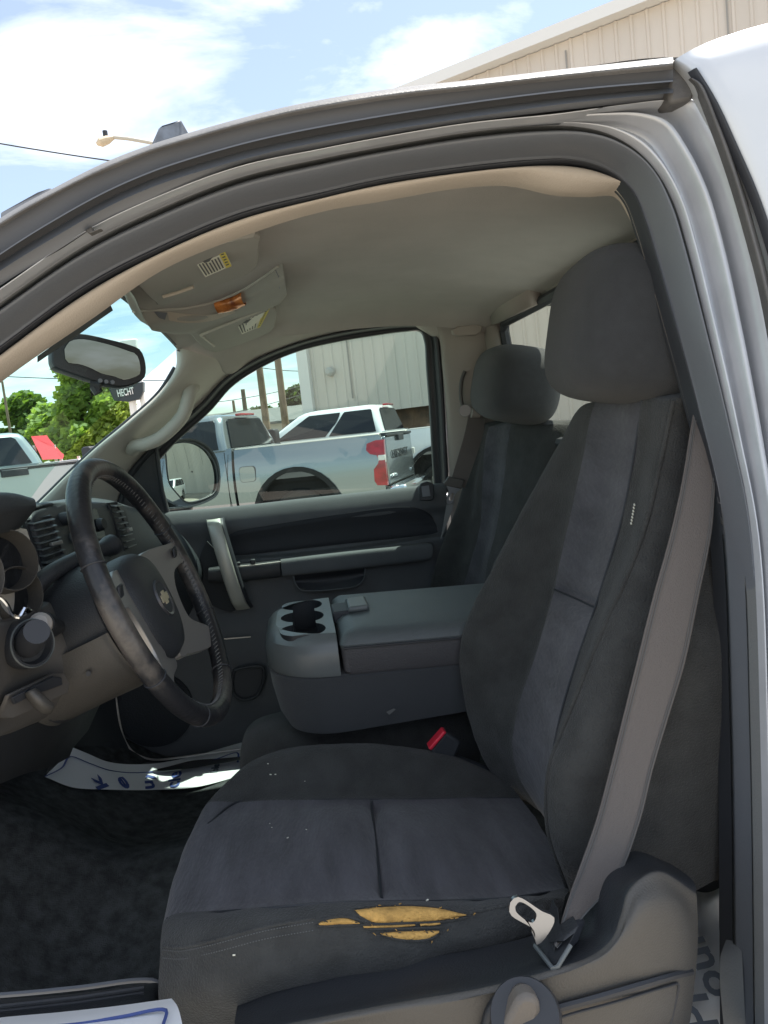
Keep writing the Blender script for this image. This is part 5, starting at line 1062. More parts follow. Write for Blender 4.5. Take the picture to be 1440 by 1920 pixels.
# backrest: rows run top to bottom; from hidden far back over far bolster, insert, near bolster, side, back
BK = [
 [(1120, 775, 1.30), (1090, 870, 1.30), (1060, 960, 1.30), (1020, 1080, 1.30), (980, 1180, 1.30), (960, 1250, 1.29), (960, 1330, 1.28), (970, 1400, 1.27), (990, 1470, 1.25), (1010, 1510, 1.24)],
 [(1085, 775, 1.25), (1050, 832, 1.25), (985, 942, 1.25), (935, 1040, 1.25), (890, 1130, 1.25), (866, 1200, 1.245), (862, 1260, 1.24), (880, 1350, 1.23), (915, 1440, 1.21), (968, 1505, 1.19)],
 [(1086, 766, 1.21), (1058, 830, 1.21), (1010, 940, 1.215), (970, 1040, 1.215), (925, 1140, 1.215), (905, 1210, 1.21), (905, 1280, 1.20), (920, 1370, 1.19), (948, 1440, 1.175), (985, 1500, 1.16)],
 [(1107, 757, 1.155), (1084, 850, 1.16), (1060, 960, 1.165), (1040, 1070, 1.165), (1020, 1150, 1.165), (990, 1240, 1.16), (965, 1320, 1.155), (953, 1400, 1.15), (968, 1455, 1.145), (1003, 1515, 1.135)],
 [(1118, 754, 1.14), (1094, 850, 1.14), (1070, 960, 1.145), (1046, 1070, 1.15), (1030, 1145, 1.15), (1000, 1240, 1.145), (975, 1320, 1.14), (962, 1400, 1.135), (974, 1455, 1.13), (1008, 1518, 1.12)],
 [(1160, 750, 1.05), (1145, 850, 1.06), (1125, 960, 1.07), (1090, 1080, 1.075), (1078, 1120, 1.07), (1045, 1230, 1.06), (1015, 1320, 1.05), (1000, 1410, 1.045), (1005, 1470, 1.035), (1035, 1560, 1.02)],
 [(1205, 748, .955), (1190, 850, .965), (1170, 960, .975), (1132, 1090, .98), (1117, 1138, .975), (1080, 1245, .96), (1052, 1340, .945), (1035, 1430, .935), (1030, 1520, .925), (1058, 1640, .905)],
 [(1222, 750, .94), (1208, 850, .945), (1188, 960, .95), (1150, 1090, .95), (1132, 1140, .945), (1093, 1245, .93), (1062, 1340, .915), (1040, 1430, .90), (1030, 1520, .89), (1062, 1655, .88)],
 [(1262, 752, .895), (1240, 860, .895), (1212, 980, .89), (1172, 1090, .885), (1140, 1160, .88), (1098, 1260, .87), (1060, 1355, .86), (1030, 1440, .85), (1027, 1550, .84), (1066, 1670, .84)],
 [(1305, 758, .90), (1290, 860, .89), (1262, 980, .875), (1222, 1090, .86), (1190, 1170, .845), (1150, 1270, .835), (1100, 1370, .825), (1064, 1460, .815), (1062, 1580, .81), (1085, 1700, .815)],
 [(1365, 800, .92), (1370, 900, .905), (1360, 1020, .875), (1340, 1130, .85), (1310, 1220, .825), (1270, 1320, .82), (1220, 1420, .815), (1190, 1500, .81), (1180, 1600, .81), (1180, 1730, .81)],
 [(1450, 830, .88), (1455, 930, .875), (1450, 1050, .865), (1440, 1160, .855), (1420, 1260, .85), (1390, 1360, .84), (1370, 1440, .84), (1362, 1520, .84), (1352, 1600, .84), (1335, 1652, .84)],
 [(1455, 830, .95), (1460, 930, .95), (1460, 1050, .95), (1450, 1160, .94), (1430, 1260, .93), (1400, 1360, .92), (1380, 1440, .92), (1372, 1520, .91), (1362, 1600, .91), (1345, 1655, .90)]]
BK2 = []
for i, r_ in enumerate(BK):
    p0 = V3(r_[0]); BK2.append([p0+Vector((.13, 0, -.03)), p0+Vector((.06, 0, .004)), p0+Vector((.012, 0, .004))]+[V3(q) for q in r_])
bks = strip('backrest', BK2, fabs, None, n=120, k=5, mi=[0, 0, 0, 0, 1, 1, 0, 0, 0, 0, 0, 0])
c0_, c1_ = A(1030, 1108, 1.15), A(1117, 1140, .975)
for v in bks.data.vertices:
    if .97 < v.co.y < 1.155:
        t_ = (v.co.y-c1_.y)/(c0_.y-c1_.y); zc = c1_.z+(c0_.z-c1_.z)*t_; d_ = abs(v.co.z-zc)
        v.co.x += (.010*math.exp(-(d_/.010)**2)-.006*math.exp(-((v.co.z-zc+.05)/.045)**2))*min(1, (1.155-v.co.y)/.03, (v.co.y-.97)/.02)
rumple(bks); sp(bks, DS)
sp(MB().tube([V3(q)+Vector((-.001, -.0015, 0)) for q in crm([V3(q) for q in BK[8]], 60)], .0026, 8).build('side_piping', M['fab'], None), DS)
sp(MB().tube([V3(q)+Vector((-.0005, 0, 0)) for q in crm([V3(q) for q in BK[6]], 60)], .0018, 6).build('insert_piping', M['rubber_dk'], None), DS)
sp(MB().tube([A(1040, 1106, 1.148), A(1075, 1120, 1.06), A(1115, 1139, .98)], .0016, 6).build('crease_seam', M['rubber_dk'], None), DS)
b = MB(); q = [A(1189, 945, .945), A(1186, 960, .942), A(1183, 980, .94)]
for i in range(7): p = q[0].lerp(q[2], i/6); b.tube([p, p+Vector((-.0005, -.002, -.002))], .0011, 5)
sp(b.build('tag_stitching', M['lab'], None), DS)
# headrest
sp(sellip((.492, 1.062, 1.646), (.110, .170, .103), .50, .52, Euler((R(2), R(12), R(-9))).to_matrix(), nu=56, nv=36).build('headrest', M['hr'], None), DS)
# specks on the cloth
sk = MB()
for px, py, Y in ((503, 1432, 1.185), (508, 1452, 1.165), (517, 1452, 1.165), (572, 1465, 1.16), (506, 1545, 1.05), (510, 1552, 1.04), (540, 1572, 1.0), (575, 1556, 1.03), (802, 1690, .80), (440, 1790, .742)):
    q = on(cush, px, py, .0008)[0]; w_ = random.uniform(.001, .0022); sk.tube([q-Vector((w_, 0, 0)), q+Vector((w_*.5, w_*random.uniform(-1, 1), 0))], w_*.5, 5)
sp(sk.build('lint', M['lab'], None), DS)['kind'] = 'stuff'
# seat base trim (brown plastic) with recline lever recess
ST = [
 [(440, 1915, .71), (522, 1900, .69), (744, 1855, .68), (911, 1826, .675), (1011, 1803, .675), (1078, 1778, .675), (1120, 1745, .68), (1140, 1700, .69), (1160, 1662, .70), (1200, 1636, .71), (1232, 1627, .72), (1300, 1652, .74)],
 [(440, 1942, .68), (522, 1923, .665), (744, 1880, .65), (905, 1852, .645), (1042, 1816, .645), (1112, 1790, .65), (1147, 1760, .655), (1163, 1719, .66), (1177, 1672, .67), (1207, 1643, .68), (1236, 1634, .69), (1306, 1676, .72)],
 [(440, 1950, .675), (522, 1932, .66), (746, 1890, .645), (908, 1863, .64), (1046, 1827, .64), (1120, 1799, .644), (1157, 1766, .65), (1173, 1723, .655), (1188, 1680, .665), (1212, 1656, .675), (1240, 1650, .685), (1307, 1700, .72)],
 [(480, 1950, .68), (610, 1930, .66), (750, 1905, .645), (860, 1880, .64), (960, 1855, .64), (1050, 1832, .64), (1125, 1800, .642), (1172, 1750, .648), (1200, 1700, .655), (1236, 1690, .665), (1272, 1700, .68), (1309, 1740, .72)],
 [(480, 1990, .685), (610, 1975, .665), (750, 1955, .65), (860, 1935, .645), (960, 1915, .642), (1050, 1895, .642), (1130, 1870, .645), (1180, 1840, .65), (1210, 1820, .655), (1245, 1812, .665), (1280, 1815, .68), (1304, 1830, .71)],
 [(480, 2100, .69), (610, 2090, .67), (750, 2070, .66), (860, 2050, .655), (960, 2030, .65), (1050, 2010, .65), (1130, 1990, .655), (1180, 1960, .66), (1205, 1945, .665), (1238, 1940, .675), (1262, 1940, .69), (1282, 1945, .71)]]
SB = sp(strip('seat_base_trim', [[off(p, (0, .05, -.01)) for p in ST[0]]]+ST+[[off(p, (0, .05, 0)) for p in ST[-1]]], [M['seatpl'], M['blk']], None, n=90, k=5, mi=[1, 1, 0, 0, 0, 0, 0][:len(ST)+1]), DS)
# panel line and lower panel on the trim
sp(MB().tube(crm([(1002, 1935, .638), (1020, 1905, .638), (1040, 1893, .638), (1100, 1876, .638), (1180, 1853, .645), (1260, 1830, .667), (1296, 1822, .70)], 50), .0035, 6).build('trim_groove', M['rubber_dk'], None), DS)
sp(MB().tube(crm([(1015, 1945, .637), (1030, 1918, .637), (1060, 1905, .637), (1150, 1880, .643), (1250, 1850, .664), (1272, 1846, .675), (1268, 1870, .675), (1250, 1950, .672)], 50), .0014, 6).build('panel_line', M['rubber_dk'], None), DS)
# inner black shroud between the trim and the cushion, with ribs
sp(strip('inner_shroud', [[(500, 1912, .71), (750, 1862, .70), (950, 1826, .695), (1060, 1796, .69), (1115, 1752, .69), (1146, 1700, .70), (1180, 1655, .72)], [(500, 1880, .76), (750, 1830, .75), (950, 1780, .75), (1030, 1750, .76), (1070, 1720, .78), (1110, 1690, .79), (1180, 1650, .80)]], M['blk'], None, n=40, k=4), DS)
b = MB()
for i in range(3): b.tube([A(966, 1806+i*7, .70), A(1004, 1792+i*7, .70)], .0018, 6)
sp(b.build('shroud_rib', M['thread'], None), DS)
# recline lever
LV = sp(MB().tube([A(984, 1905, .645), A(984, 1905, .615)], [.034, .030], 28).build('lever_boss', M['rubber_dk'], None), DS)
lv = [(1016, 1898), (1012, 1880), (1000, 1870), (985, 1868), (972, 1876), (962, 1892), (945, 1930), (938, 1960), (985, 1965), (1005, 1925)]
sp(plate('recline_lever', [(x, y, .612) for x, y in lv], mat('lever_tan', (.135, .12, .105), .5, bump=.3, bscale=400), None, (0, .02, 0), n=40, bevel=.005), DS)
sp(plate('lever_recess', [(x, y, .632) for x, y in ((900, 1960), (915, 1900), (945, 1862), (980, 1848), (1008, 1856), (1020, 1885), (1015, 1930), (1000, 1965))], M['blk'], None, (0, .012, 0), n=40, bevel=.004), DS)

# ---- passenger seat (further back)
PB = [
 [(930, 800, 2.14), (905, 880, 2.14), (880, 960, 2.14), (855, 1040, 2.14), (840, 1110, 2.14), (840, 1200, 2.14)],
 [(905, 797, 2.10), (880, 872, 2.10), (852, 960, 2.10), (822, 1040, 2.10), (806, 1105, 2.10), (800, 1200, 2.09)],
 [(912, 797, 2.05), (898, 872, 2.05), (880, 960, 2.06), (860, 1040, 2.06), (845, 1105, 2.06), (836, 1200, 2.05)],
 [(918, 800, 1.99), (909, 830, 1.99), (905, 900, 1.99), (900, 985, 1.99), (884, 1050, 1.99), (865, 1110, 1.99)],
 [(938, 798, 1.95), (932, 840, 1.95), (926, 910, 1.95), (915, 1000, 1.95), (903, 1050, 1.95), (888, 1110, 1.95)],
 [(960, 796, 1.88), (952, 840, 1.88), (944, 900, 1.88), (930, 990, 1.88), (915, 1050, 1.88), (905, 1110, 1.88)],
 [(1010, 797, 1.80), (1000, 850, 1.79), (985, 920, 1.78), (965, 1000, 1.77), (945, 1060, 1.76), (930, 1110, 1.75)],
 [(1062, 800, 1.74), (1055, 860, 1.72), (1035, 940, 1.70), (1010, 1020, 1.69), (985, 1080, 1.68), (970, 1130, 1.67)],
 [(1110, 830, 1.74), (1100, 900, 1.72), (1080, 1000, 1.70), (1060, 1080, 1.69), (1040, 1120, 1.68), (1030, 1160, 1.67)]]
PB2 = [[V3(r_[0])+Vector((.12, 0, -.03)), V3(r_[0])+Vector((.05, 0, .006)), V3(r_[0])+Vector((.010, 0, .003))]+[V3(q) for q in r_] for r_ in PB]
pbk = strip('backrest', PB2, fabs, None, n=70, k=4, mi=[0, 0, 0, 1, 1, 0, 0, 0]); rumple(pbk); sp(pbk, PS)
sp(sellip((.556, 1.90, 1.621), (.095, .225, .094), .6, .60, Euler((R(3), R(14), R(-6))).to_matrix(), nu=48, nv=32).build('headrest', M['hr'], None), PS)
sp(strip('cushion', [
  [(455, 1420, 2.02), (520, 1380, 2.02), (620, 1340, 2.02), (760, 1320, 2.02)],
  [(455, 1440, 1.60), (470, 1360, 1.62), (560, 1330, 1.70), (800, 1310, 1.70)],
  [(452, 1480, 1.46), (458, 1380, 1.46), (500, 1345, 1.46), (860, 1330, 1.46)],
  [(450, 1500, 1.38), (458, 1395, 1.38), (500, 1366, 1.37), (900, 1350, 1.37)],
  [(450, 1560, 1.34), (462, 1450, 1.34), (520, 1420, 1.33), (900, 1400, 1.33)],
  [(450, 1640, 1.34), (470, 1520, 1.34), (520, 1500, 1.33), (900, 1480, 1.33)]], M['fab'], None, n=40, k=5, byidx=True), PS)

# ---- folded centre console
CO = empty('centre_console', (.1, 1.45, 1.0)); CO.parent = TR; CO.matrix_parent_inverse = Matrix.Translation(-TR.location)
def cplan(z, x0, x1, ya, yb, rf_, ins_=0, n=10, slope=0):
    """plan outline: rounded front corners (front = -x)"""
    x0 += ins_; ya += ins_; yb -= ins_; r_ = rf_
    o = [(x1, ya), ((x1+x0+r_)/2, ya)]+[(x0+r_-r_*math.sin(R(90*i/n)), ya+r_-r_*math.cos(R(90*i/n))) for i in range(n+1)]
    o += [(x0+r_-r_*math.cos(R(90*i/n)), yb-r_+r_*math.sin(R(90*i/n))) for i in range(n+1)]+[((x1+x0+r_)/2, yb), (x1, yb)]
    return [Vector((x_, y_, z+slope*(x_-x0))) for x_, y_ in o]
X0, X1, YA, YB = -.098, .40, 1.265, 1.60
SL = -.05
XS = .028          # split between cup tray and lid
lower = [cplan(z_, X0+dx, X1, YA+dy, YB-dy, .10, 0, slope=s_) for z_, dx, dy, s_ in ((1.035, .05, .03, .02), (1.040, .025, .010, .02), (1.07, .012, .004, 0), (1.12, .004, .002, -.02), (1.146, .002, .002, SL), (1.15, .006, .006, SL))]
sp(MB().loft(lower).build('console_body', mat('console_side_cloth', (.036, .040, .046), .85, bump=.6, bscale=700, var=.07, vscale=5, sheen=.2), None), CO)
# cup tray: plan cut at XS on a slant
def tray(z, ins_, dz=0): 
    o = cplan(z, X0, XS, YA, YB, .105, ins_, slope=SL); return [Vector((p.x-(0 if p.x < XS-.001 else .012*(1-(p.y-YA)/(YB-YA))*0), p.y, p.z)) for p in o]
rings = [tray(1.150, .002), tray(1.156, .0), tray(1.185, .0), tray(1.203, .003), tray(1.214, .012), tray(1.219, .022)]
TRY = sp(MB().loft(rings, cap=False).build('cup_tray', M['cup'], None), CO)
# tray top with clover shaped cup holes, built as a filled face with holes
def hole_face():
    bm = bmesh.new(); zt = lambda x_: 1.219+SL*(x_-X0)
    outer = [p.copy() for p in rings[-1]]
    cxs, cr2 = -.026, .036
    hl_ = []
    for cy in (YA+.075, (YA+YB)/2, YB-.075):
        pass
    # clover outline: wide central slot joined to three pairs of lobes
    lob = []
    ysl_ = [YA+.068, (YA+YB)/2-.0, YB-.068]
    rx_, ry_ = .034, .042
    front = []; rear = []
    for cy in ysl_:
        for i in range(13):
            a = R(-70+140*i/12)
            front.append((cxs-.008-rx_*math.cos(a), cy+ry_*math.sin(a))); rear.append((cxs+.014+rx_*.72*math.cos(a), cy+ry_*math.sin(a)))
    loop = front+rear[::-1]
    inner = [Vector((x_, y_, zt(x_))) for x_, y_ in loop]
    vo = [bm.verts.new(p) for p in outer]; vi = [bm.verts.new(p) for p in inner]
    es = [bm.edges.new((vo[i], vo[(i+1) % len(vo)])) for i in range(len(vo))]+[bm.edges.new((vi[i], vi[(i+1) % len(vi)])) for i in range(len(vi))]
    bmesh.ops.triangle_fill(bm, edges=es, use_beauty=True)
    me_ = bpy.data.meshes.new('tray_top'); bm.to_mesh(me_); bm.free()
    return me_, inner
me_, inner = hole_face()
# a mesh ring: rounded lip, then walls going down
o_ = link('tray_top', me_, M['cup'], TRY, smooth=None)
MB().loft([inner, [p+Vector((0, 0, -.003)) for p in inner], [p+Vector((0, 0, -.060)) for p in inner]], cap=False).build('cup_well', M['blk'], TRY, smooth=60)
MB().add([p+Vector((0, 0, -.058)) for p in inner], [tuple(range(len(inner)))]).build('cup_floor', M['rubber_dk'], TRY, smooth=None)
# padded lid
def lid(z, ins_):
    o = cplan(z, XS+.006, X1+.02, YA, YB, .012, ins_, n=6); return [Vector((p.x, p.y, p.z+SL*(p.x-X0))) for p in o]
LD = sp(MB().loft([lid(1.150, .004), lid(1.156, .0), lid(1.198, -.001)]).build('lid_side', mat('lid_side_vinyl', (.065, .065, .072), .6, bump=.7, bscale=380), None), CO)
LD2 = sp(MB().loft([lid(1.197, -.0015), lid(1.203, -.003), lid(1.213, .002), lid(1.221, .012), lid(1.225, .03), lid(1.227, .06)]).build('lid_pad', M['con'], None), CO)
MB().tube([Vector((XS+.01+(X1-XS)*i/20, YA-.0035, 1.1985+SL*(XS+.01+(X1-XS)*i/20-X0))) for i in range(21)], .0022, 6).build('pad_seam', M['rubber_dk'], LD2)
# latch at the front of the lid
ly = (YA+YB)/2+.01; lz = 1.227+SL*(XS-X0)
b = MB(); b.box((XS+.018, ly, lz-.010), (.034, .075, .022)); b.build('latch_pocket', M['rubber_dk'], LD2, bevel=.003)
b = MB(); b.box((XS+.05, ly, lz+.002), (.04, .085, .012)); b.build('latch', M['cup'], LD2, bevel=.005, seg=3)
b = MB(); b.tube([(XS+.004, ly+.01, lz-.04), (XS+.004, YA+.02, lz-.04)], .0, 4)
sp(plate('console_scuff', [A(724, 1335, 1.262), A(738, 1328, 1.262), (742, 1330, 1.262), (730, 1340, 1.262)], M['thread'], None, (0, -.0006, 0), bevel=0), CO)

# ---- belt buckle between the seats
bu = [A(804, 1408, 1.22), A(836, 1372, 1.22), A(862, 1386, 1.22), A(880, 1404, 1.22), A(845, 1440, 1.22)]
BUK = MB().prism([(806, 1410, 1.215), (836, 1372, 1.215), (866, 1392, 1.215), (846, 1440, 1.215), (822, 1430, 1.215)], (0, .03, 0)).build('belt_buckle', M['blk'], TR, bevel=.005, seg=3)
MB().prism([(803, 1404, 1.208), (832, 1371, 1.208), (838, 1374, 1.208), (809, 1408, 1.208)], (0, .022, 0)).build('release_button', M['red'], BUK, bevel=.002)
MB().tube([A(850, 1420, 1.23), A(900, 1436, 1.23), A(935, 1446, 1.23)], [.013, .010, .008], 8, flat=.4).build('buckle_stalk', M['rubber_dk'], BUK)

# ---- driver's seat belt
def ribbon(cl, wdv, th=.0012):
    rings = []
    for p, w_ in zip(cl, wdv):
        a, b_ = p-w_/2, p+w_/2; n_ = Vector((0, 1, 0)); rings.append([a, b_, b_+n_*th, a+n_*th])
    return MB().loft(rings)
L_ = [(1322, 690, .885), (1302, 768, .868), (1280, 900, .845), (1258, 1000, .83), (1225, 1120, .815), (1195, 1240, .80), (1170, 1340, .79), (1145, 1440, .775), (1118, 1540, .755), (1090, 1620, .735), (1065, 1690, .70), (1040, 1772, .665)]
R_ = [(1380, 700, .885), (1356, 780, .868), (1342, 900, .845), (1334, 1000, .83), (1310, 1120, .812), (1285, 1240, .795), (1255, 1340, .782), (1225, 1440, .768), (1200, 1540, .75), (1160, 1645, .73), (1100, 1712, .70), (1044, 1776, .664)]
nb = 60
Lc, Rc = crm([V3(p) for p in L_], nb, True), crm([V3(p) for p in R_], nb, True)
SBELT = MB().loft([[a, a.lerp(b_, .5)+Vector((0, -.002, 0)), b_, b_+Vector((0, .0014, 0)), a.lerp(b_, .5)+Vector((0, -.0006, 0)), a+Vector((0, .0014, 0))] for a, b_ in zip(Lc, Rc)]).build('seat_belt', M['belt'], TR, smooth=40)
for t_ in (.05, .10, .90, .95):
    MB().tube([a.lerp(b_, t_)+Vector((0, -.0008-.004*t_*(1-t_)*2, 0)) for a, b_ in zip(Lc, Rc)], .0005, 4).build('selvedge_stitch', MATS['grey_thread'], SBELT)
# latch plate with slot at the bottom, boot and anchor
tq = [(955, 1710), (957, 1692), (968, 1682), (978, 1684), (1015, 1708), (1040, 1722), (1018, 1764), (1006, 1772), (1003, 1748), (1000, 1742), (960, 1718)]
ti = [(966, 1700), (974, 1691), (1006, 1714), (999, 1730), (968, 1710)]
def ringplate(name, outer, inner_, Y, d, m, parent, Yf=None):
    Yf = Yf or (lambda x: Y); n = 30
    po = crm([A(x, y, Yf(x)) for x, y in outer]+[A(*outer[0], Yf(outer[0][0]))], n+1)[:-1]; pi_ = crm([A(x, y, Yf(x)) for x, y in inner_]+[A(*inner_[0], Yf(inner_[0][0]))], n+1)[:-1]
    # align starts
    k = min(range(n), key=lambda k: sum((po[i]-pi_[(i+k) % n]).length for i in range(n))); pi_ = pi_[k:]+pi_[:k]
    D = Vector(d); vs = po+pi_+[p+D for p in po]+[p+D for p in pi_]; fs = []
    for i in range(n):
        j = (i+1) % n; fs += [(i, j, n+j, n+i), (2*n+i, 3*n+i, 3*n+j, 2*n+j), (i, 2*n+i, 2*n+j, j), (n+i, n+j, 3*n+j, 3*n+i)]
    return MB().add(vs, fs).build(name, m, parent, bevel=.0008)
ringplate('latch_plate', tq, ti, .665, (0, .004, 0), mat('plate_steel', (.36, .38, .42), .32, 1.), SBELT)
MB().prism([(1003, 1770, .69), (1020, 1752, .69), (1042, 1722, .68), (1046, 1700, .68), (1050, 1730, .675), (1040, 1790, .66), (1038, 1770, .67), (1056, 1760, .66), (1088, 1736, .67), (1070, 1770, .66), (1042, 1814, .65), (1034, 1814, .65)], (0, .018, 0)).build('plate_cover', M['blk'], SBELT, bevel=.002)
MB().tube([A(1003, 1773, .685), A(1036, 1816, .645), A(1046, 1812, .645), A(1070, 1772, .655)], .0022, 8).build('cover_edge', M['cup'], SBELT)
MB().prism([(1046, 1768, .672), (1078, 1735, .68), (1100, 1728, .69), (1085, 1770, .68), (1050, 1800, .66)], (0, .01, 0)).build('anchor', M['rubber_dk'], SBELT, bevel=.003)

# ---- passenger seat belt
pl = [(880, 770, 2.03), (872, 810, 2.04), (858, 860, 2.05), (843, 910, 2.05)]; pr3 = [(905, 775, 2.03), (908, 800, 2.04), (895, 850, 2.05), (872, 915, 2.05)]
Lc, Rc = crm([V3(p) for p in pl], 20, True), crm([V3(p) for p in pr3], 20, True)
PBELT = MB().loft([[a, b_, b_+Vector((0, .0015, 0)), a+Vector((0, .0015, 0))] for a, b_ in zip(Lc, Rc)]).build('seat_belt', MATS['belt_webbing'], TR, smooth=40)
Lc, Rc = crm([V3(p) for p in [(838, 940, 2.04), (835, 960, 2.04), (830, 990, 2.04), (826, 1010, 2.04)]], 10, True), crm([V3(p) for p in [(852, 940, 2.04), (845, 965, 2.04), (834, 992, 2.04), (827, 1011, 2.04)]], 10, True)
MB().loft([[a, b_, b_+Vector((0, .0015, 0)), a+Vector((0, .0015, 0))] for a, b_ in zip(Lc, Rc)]).build('lower_webbing', M['pillar'], PBELT, smooth=40)
ringplate('latch_plate', [(837, 911), (864, 918), (858, 921), (852, 930), (849, 941), (843, 945), (838, 943), (839, 930), (841, 920), (838, 914)], [(847, 924), (851, 925), (848, 939), (842, 937)], 2.03, (0, .004, 0), MATS['plate_steel'], PBELT)
MB().prism([(832, 907, 2.035), (842, 893, 2.035), (872, 900, 2.035), (866, 917, 2.035), (838, 912, 2.035)], (0, .012, 0)).build('plate_cover', mat('cover_brown', (.09, .085, .08), .6), PBELT, bevel=.003)
MB().tube([A(872, 770, 2.045), A(872, 770, 2.03)], [.017, .016], 24).build('belt_guide', mat('satin_guide', (.16, .155, .15), .4, .4), PBELT)
MB().tube([A(884, 774, 2.02), A(900, 776, 2.02)], [.014, .010], 12).build('guide_cap', MATS['pillar_taupe'], PBELT)
MB().tube(crm([(868, 768, 2.05), (864, 740, 2.05), (866, 712, 2.05), (872, 696, 2.05)], 14), .005, 8).build('slider_track', MATS['cover_brown'], PBELT)

# ---- floor: carpet from the near sill to the far sill, rising towards the firewall
def fz(x_, y_):
    z_ = .70
    if x_ < -.45: z_ += (-.45-x_)*.75
    tun = math.exp(-((y_-1.45)/.14)**2)*.10*(1 if x_ < .3 else 1)
    return z_+tun
rows = []
for i in range(30):
    y_ = .70+i*(2.12-.70)/29; rows.append([Vector((x_, y_, fz(x_, y_)+.004*math.sin(x_*23+y_*17))) for x_ in [-1.0+.065*k for k in range(28)]])
strip('carpet', rows, M['carpet'], TR, n=60, k=1, cross=False)
MB().add([(-1.05, .6, .62), (.8, .6, .62), (.8, 2.2, .62), (-1.05, 2.2, .62)], [(0, 1, 2, 3)]).build('underbody', M['rubber_dk'], TR, smooth=None)
strip('firewall', [[(-.98, .7, 1.3), (-.98, 2.15, 1.3)], [(-.95, .7, .9), (-.95, 2.15, .9)], [(-.9, .7, .62), (-.9, 2.15, .62)]], M['rubber_dk'], TR, n=6, k=2)
# near sill with ribbed scuff plate
SI = strip('door_sill_plate', [
  [(-200, 1885, .83), (0, 1874, .84), (150, 1862, .85), (260, 1846, .86), (300, 1845, .865), (314, 1870, .86), (330, 1940, .83)],
  [(-200, 1905, .80), (0, 1892, .81), (150, 1876, .82), (262, 1858, .83), (290, 1860, .835), (300, 1880, .83), (316, 1945, .80)],
  [(-200, 1960, .76), (0, 1946, .76), (150, 1930, .77), (262, 1912, .78), (290, 1915, .785), (296, 1935, .78), (306, 1985, .76)],
  [(-200, 2060, .70), (0, 2050, .70), (150, 2040, .70), (262, 2030, .70), (290, 2030, .70), (296, 2050, .70), (306, 2100, .70)]], M['blk'], TR, n=50, k=4)
for o1 in (0, 9, 17):
    MB().tube([(-200, 1898+o1, .797), (0, 1887+o1, .805), (150, 1870+o1, .815), (270, 1852+o1, .824)], .0022, 6).build('rib', M['rubber_dk'], SI)
MB().tube(crm([(-200, 1876, .838), (0, 1866, .848), (150, 1852, .858), (262, 1838, .868), (296, 1842, .868), (308, 1866, .862)], 40), .003, 6).build('edge_bead', M['rubber'], SI)
# near rocker behind the seat
strip('rocker', [[(1262, 2000, .72), (1375, 1960, .74), (1440, 1960, .72)], [(1262, 2100, .62), (1375, 2100, .62), (1500, 2100, .60)]], M['frame'], TR, n=10, k=2)

# ---- paper floor mats (loose, so things of their own)
def pmat(name, rows, label, k=6, n=40):
    c_ = V3(rows[0][0]); root = empty(name, (c_.x, c_.y, c_.z), label=label, cat='floor mat', group='paper floor mats')
    o = strip('sheet', rows, M['paper'], None, n=n, k=k); o.parent = root; o.matrix_parent_inverse = Matrix.Translation(-root.location)
    o['_'] = 0; del o['_']; return root, o
def mattext(root, s_, size, o, rx, uy, m, sx=1.): 
    t_ = text('print', s_, size, o, rx, uy, m, None, .0004, sx=sx, bold=.0012); t_.parent = root; t_.matrix_parent_inverse = Matrix.Translation(-root.location); return t_
# passenger side mat
pz = lambda x_, y_: fz(x_, y_)+.012
q1, q2 = A(90, 1466, z=.80), A(450, 1452, z=.73)
def zp(px, py):            # intersect with the carpet plane by iteration
    z_ = .75
    for _ in range(12):
        p = A(px, py, z=z_); z_ = fz(p.x, p.y)
    return A(px, py, z=z_)
def mp_(pts, lift=.012, rip=.006): return [zp(x, y)+Vector((0, 0, lift+rip*math.sin(x*.045+y*.11))) for x, y in pts]
m1, sh1 = pmat('paper_floor_mat', [mp_([(128, 1413), (165, 1428), (205, 1444), (270, 1448), (340, 1438), (455, 1406)], .022, 0), mp_([(110, 1438), (160, 1450), (215, 1460), (280, 1464), (350, 1458), (462, 1430)], .016, .004), mp_([(86, 1466), (135, 1480), (200, 1487), (290, 1489), (370, 1480), (462, 1454)], .008, .004)], 'white printed paper floor mat on the passenger side floor', k=10)
bl = MB().tube(crm(onp(sh1, [(96, 1463), (116, 1440), (132, 1419), (165, 1431), (205, 1445), (270, 1449), (340, 1440), (400, 1426), (444, 1412), (446, 1430)], .0015), 60), .0028, 5, flat=.3)
o = bl.build('print_border', M['ink'], None); o.parent = m1; o.matrix_parent_inverse = Matrix.Translation(-m1.location)
def mt_at(px0, py0, s_, size, dirp, m, sx=1.):
    o, n_ = on(sh1, px0, py0, .002); q_ = on(sh1, *dirp, .002)[0]; d_ = (q_-o).normalized(); 
    if n_.z < 0: n_ = -n_
    return mattext(m1, s_, size, o, d_, n_.cross(d_), m, sx)
mt_at(205, 1477, 'k', .055, (190, 1462), M['ink'], 1.5); mt_at(246, 1479, 'e', .055, (234, 1463), M['ink'], 1.5)
mt_at(292, 1480, 'uy', .055, (283, 1462), M['ink'], 1.4); mt_at(335, 1477, 'cle', .050, (338, 1460), M['ink'], 1.3)
mt_at(408, 1448, 'ble', .026, (412, 1432), M['inkg'], 1.2)
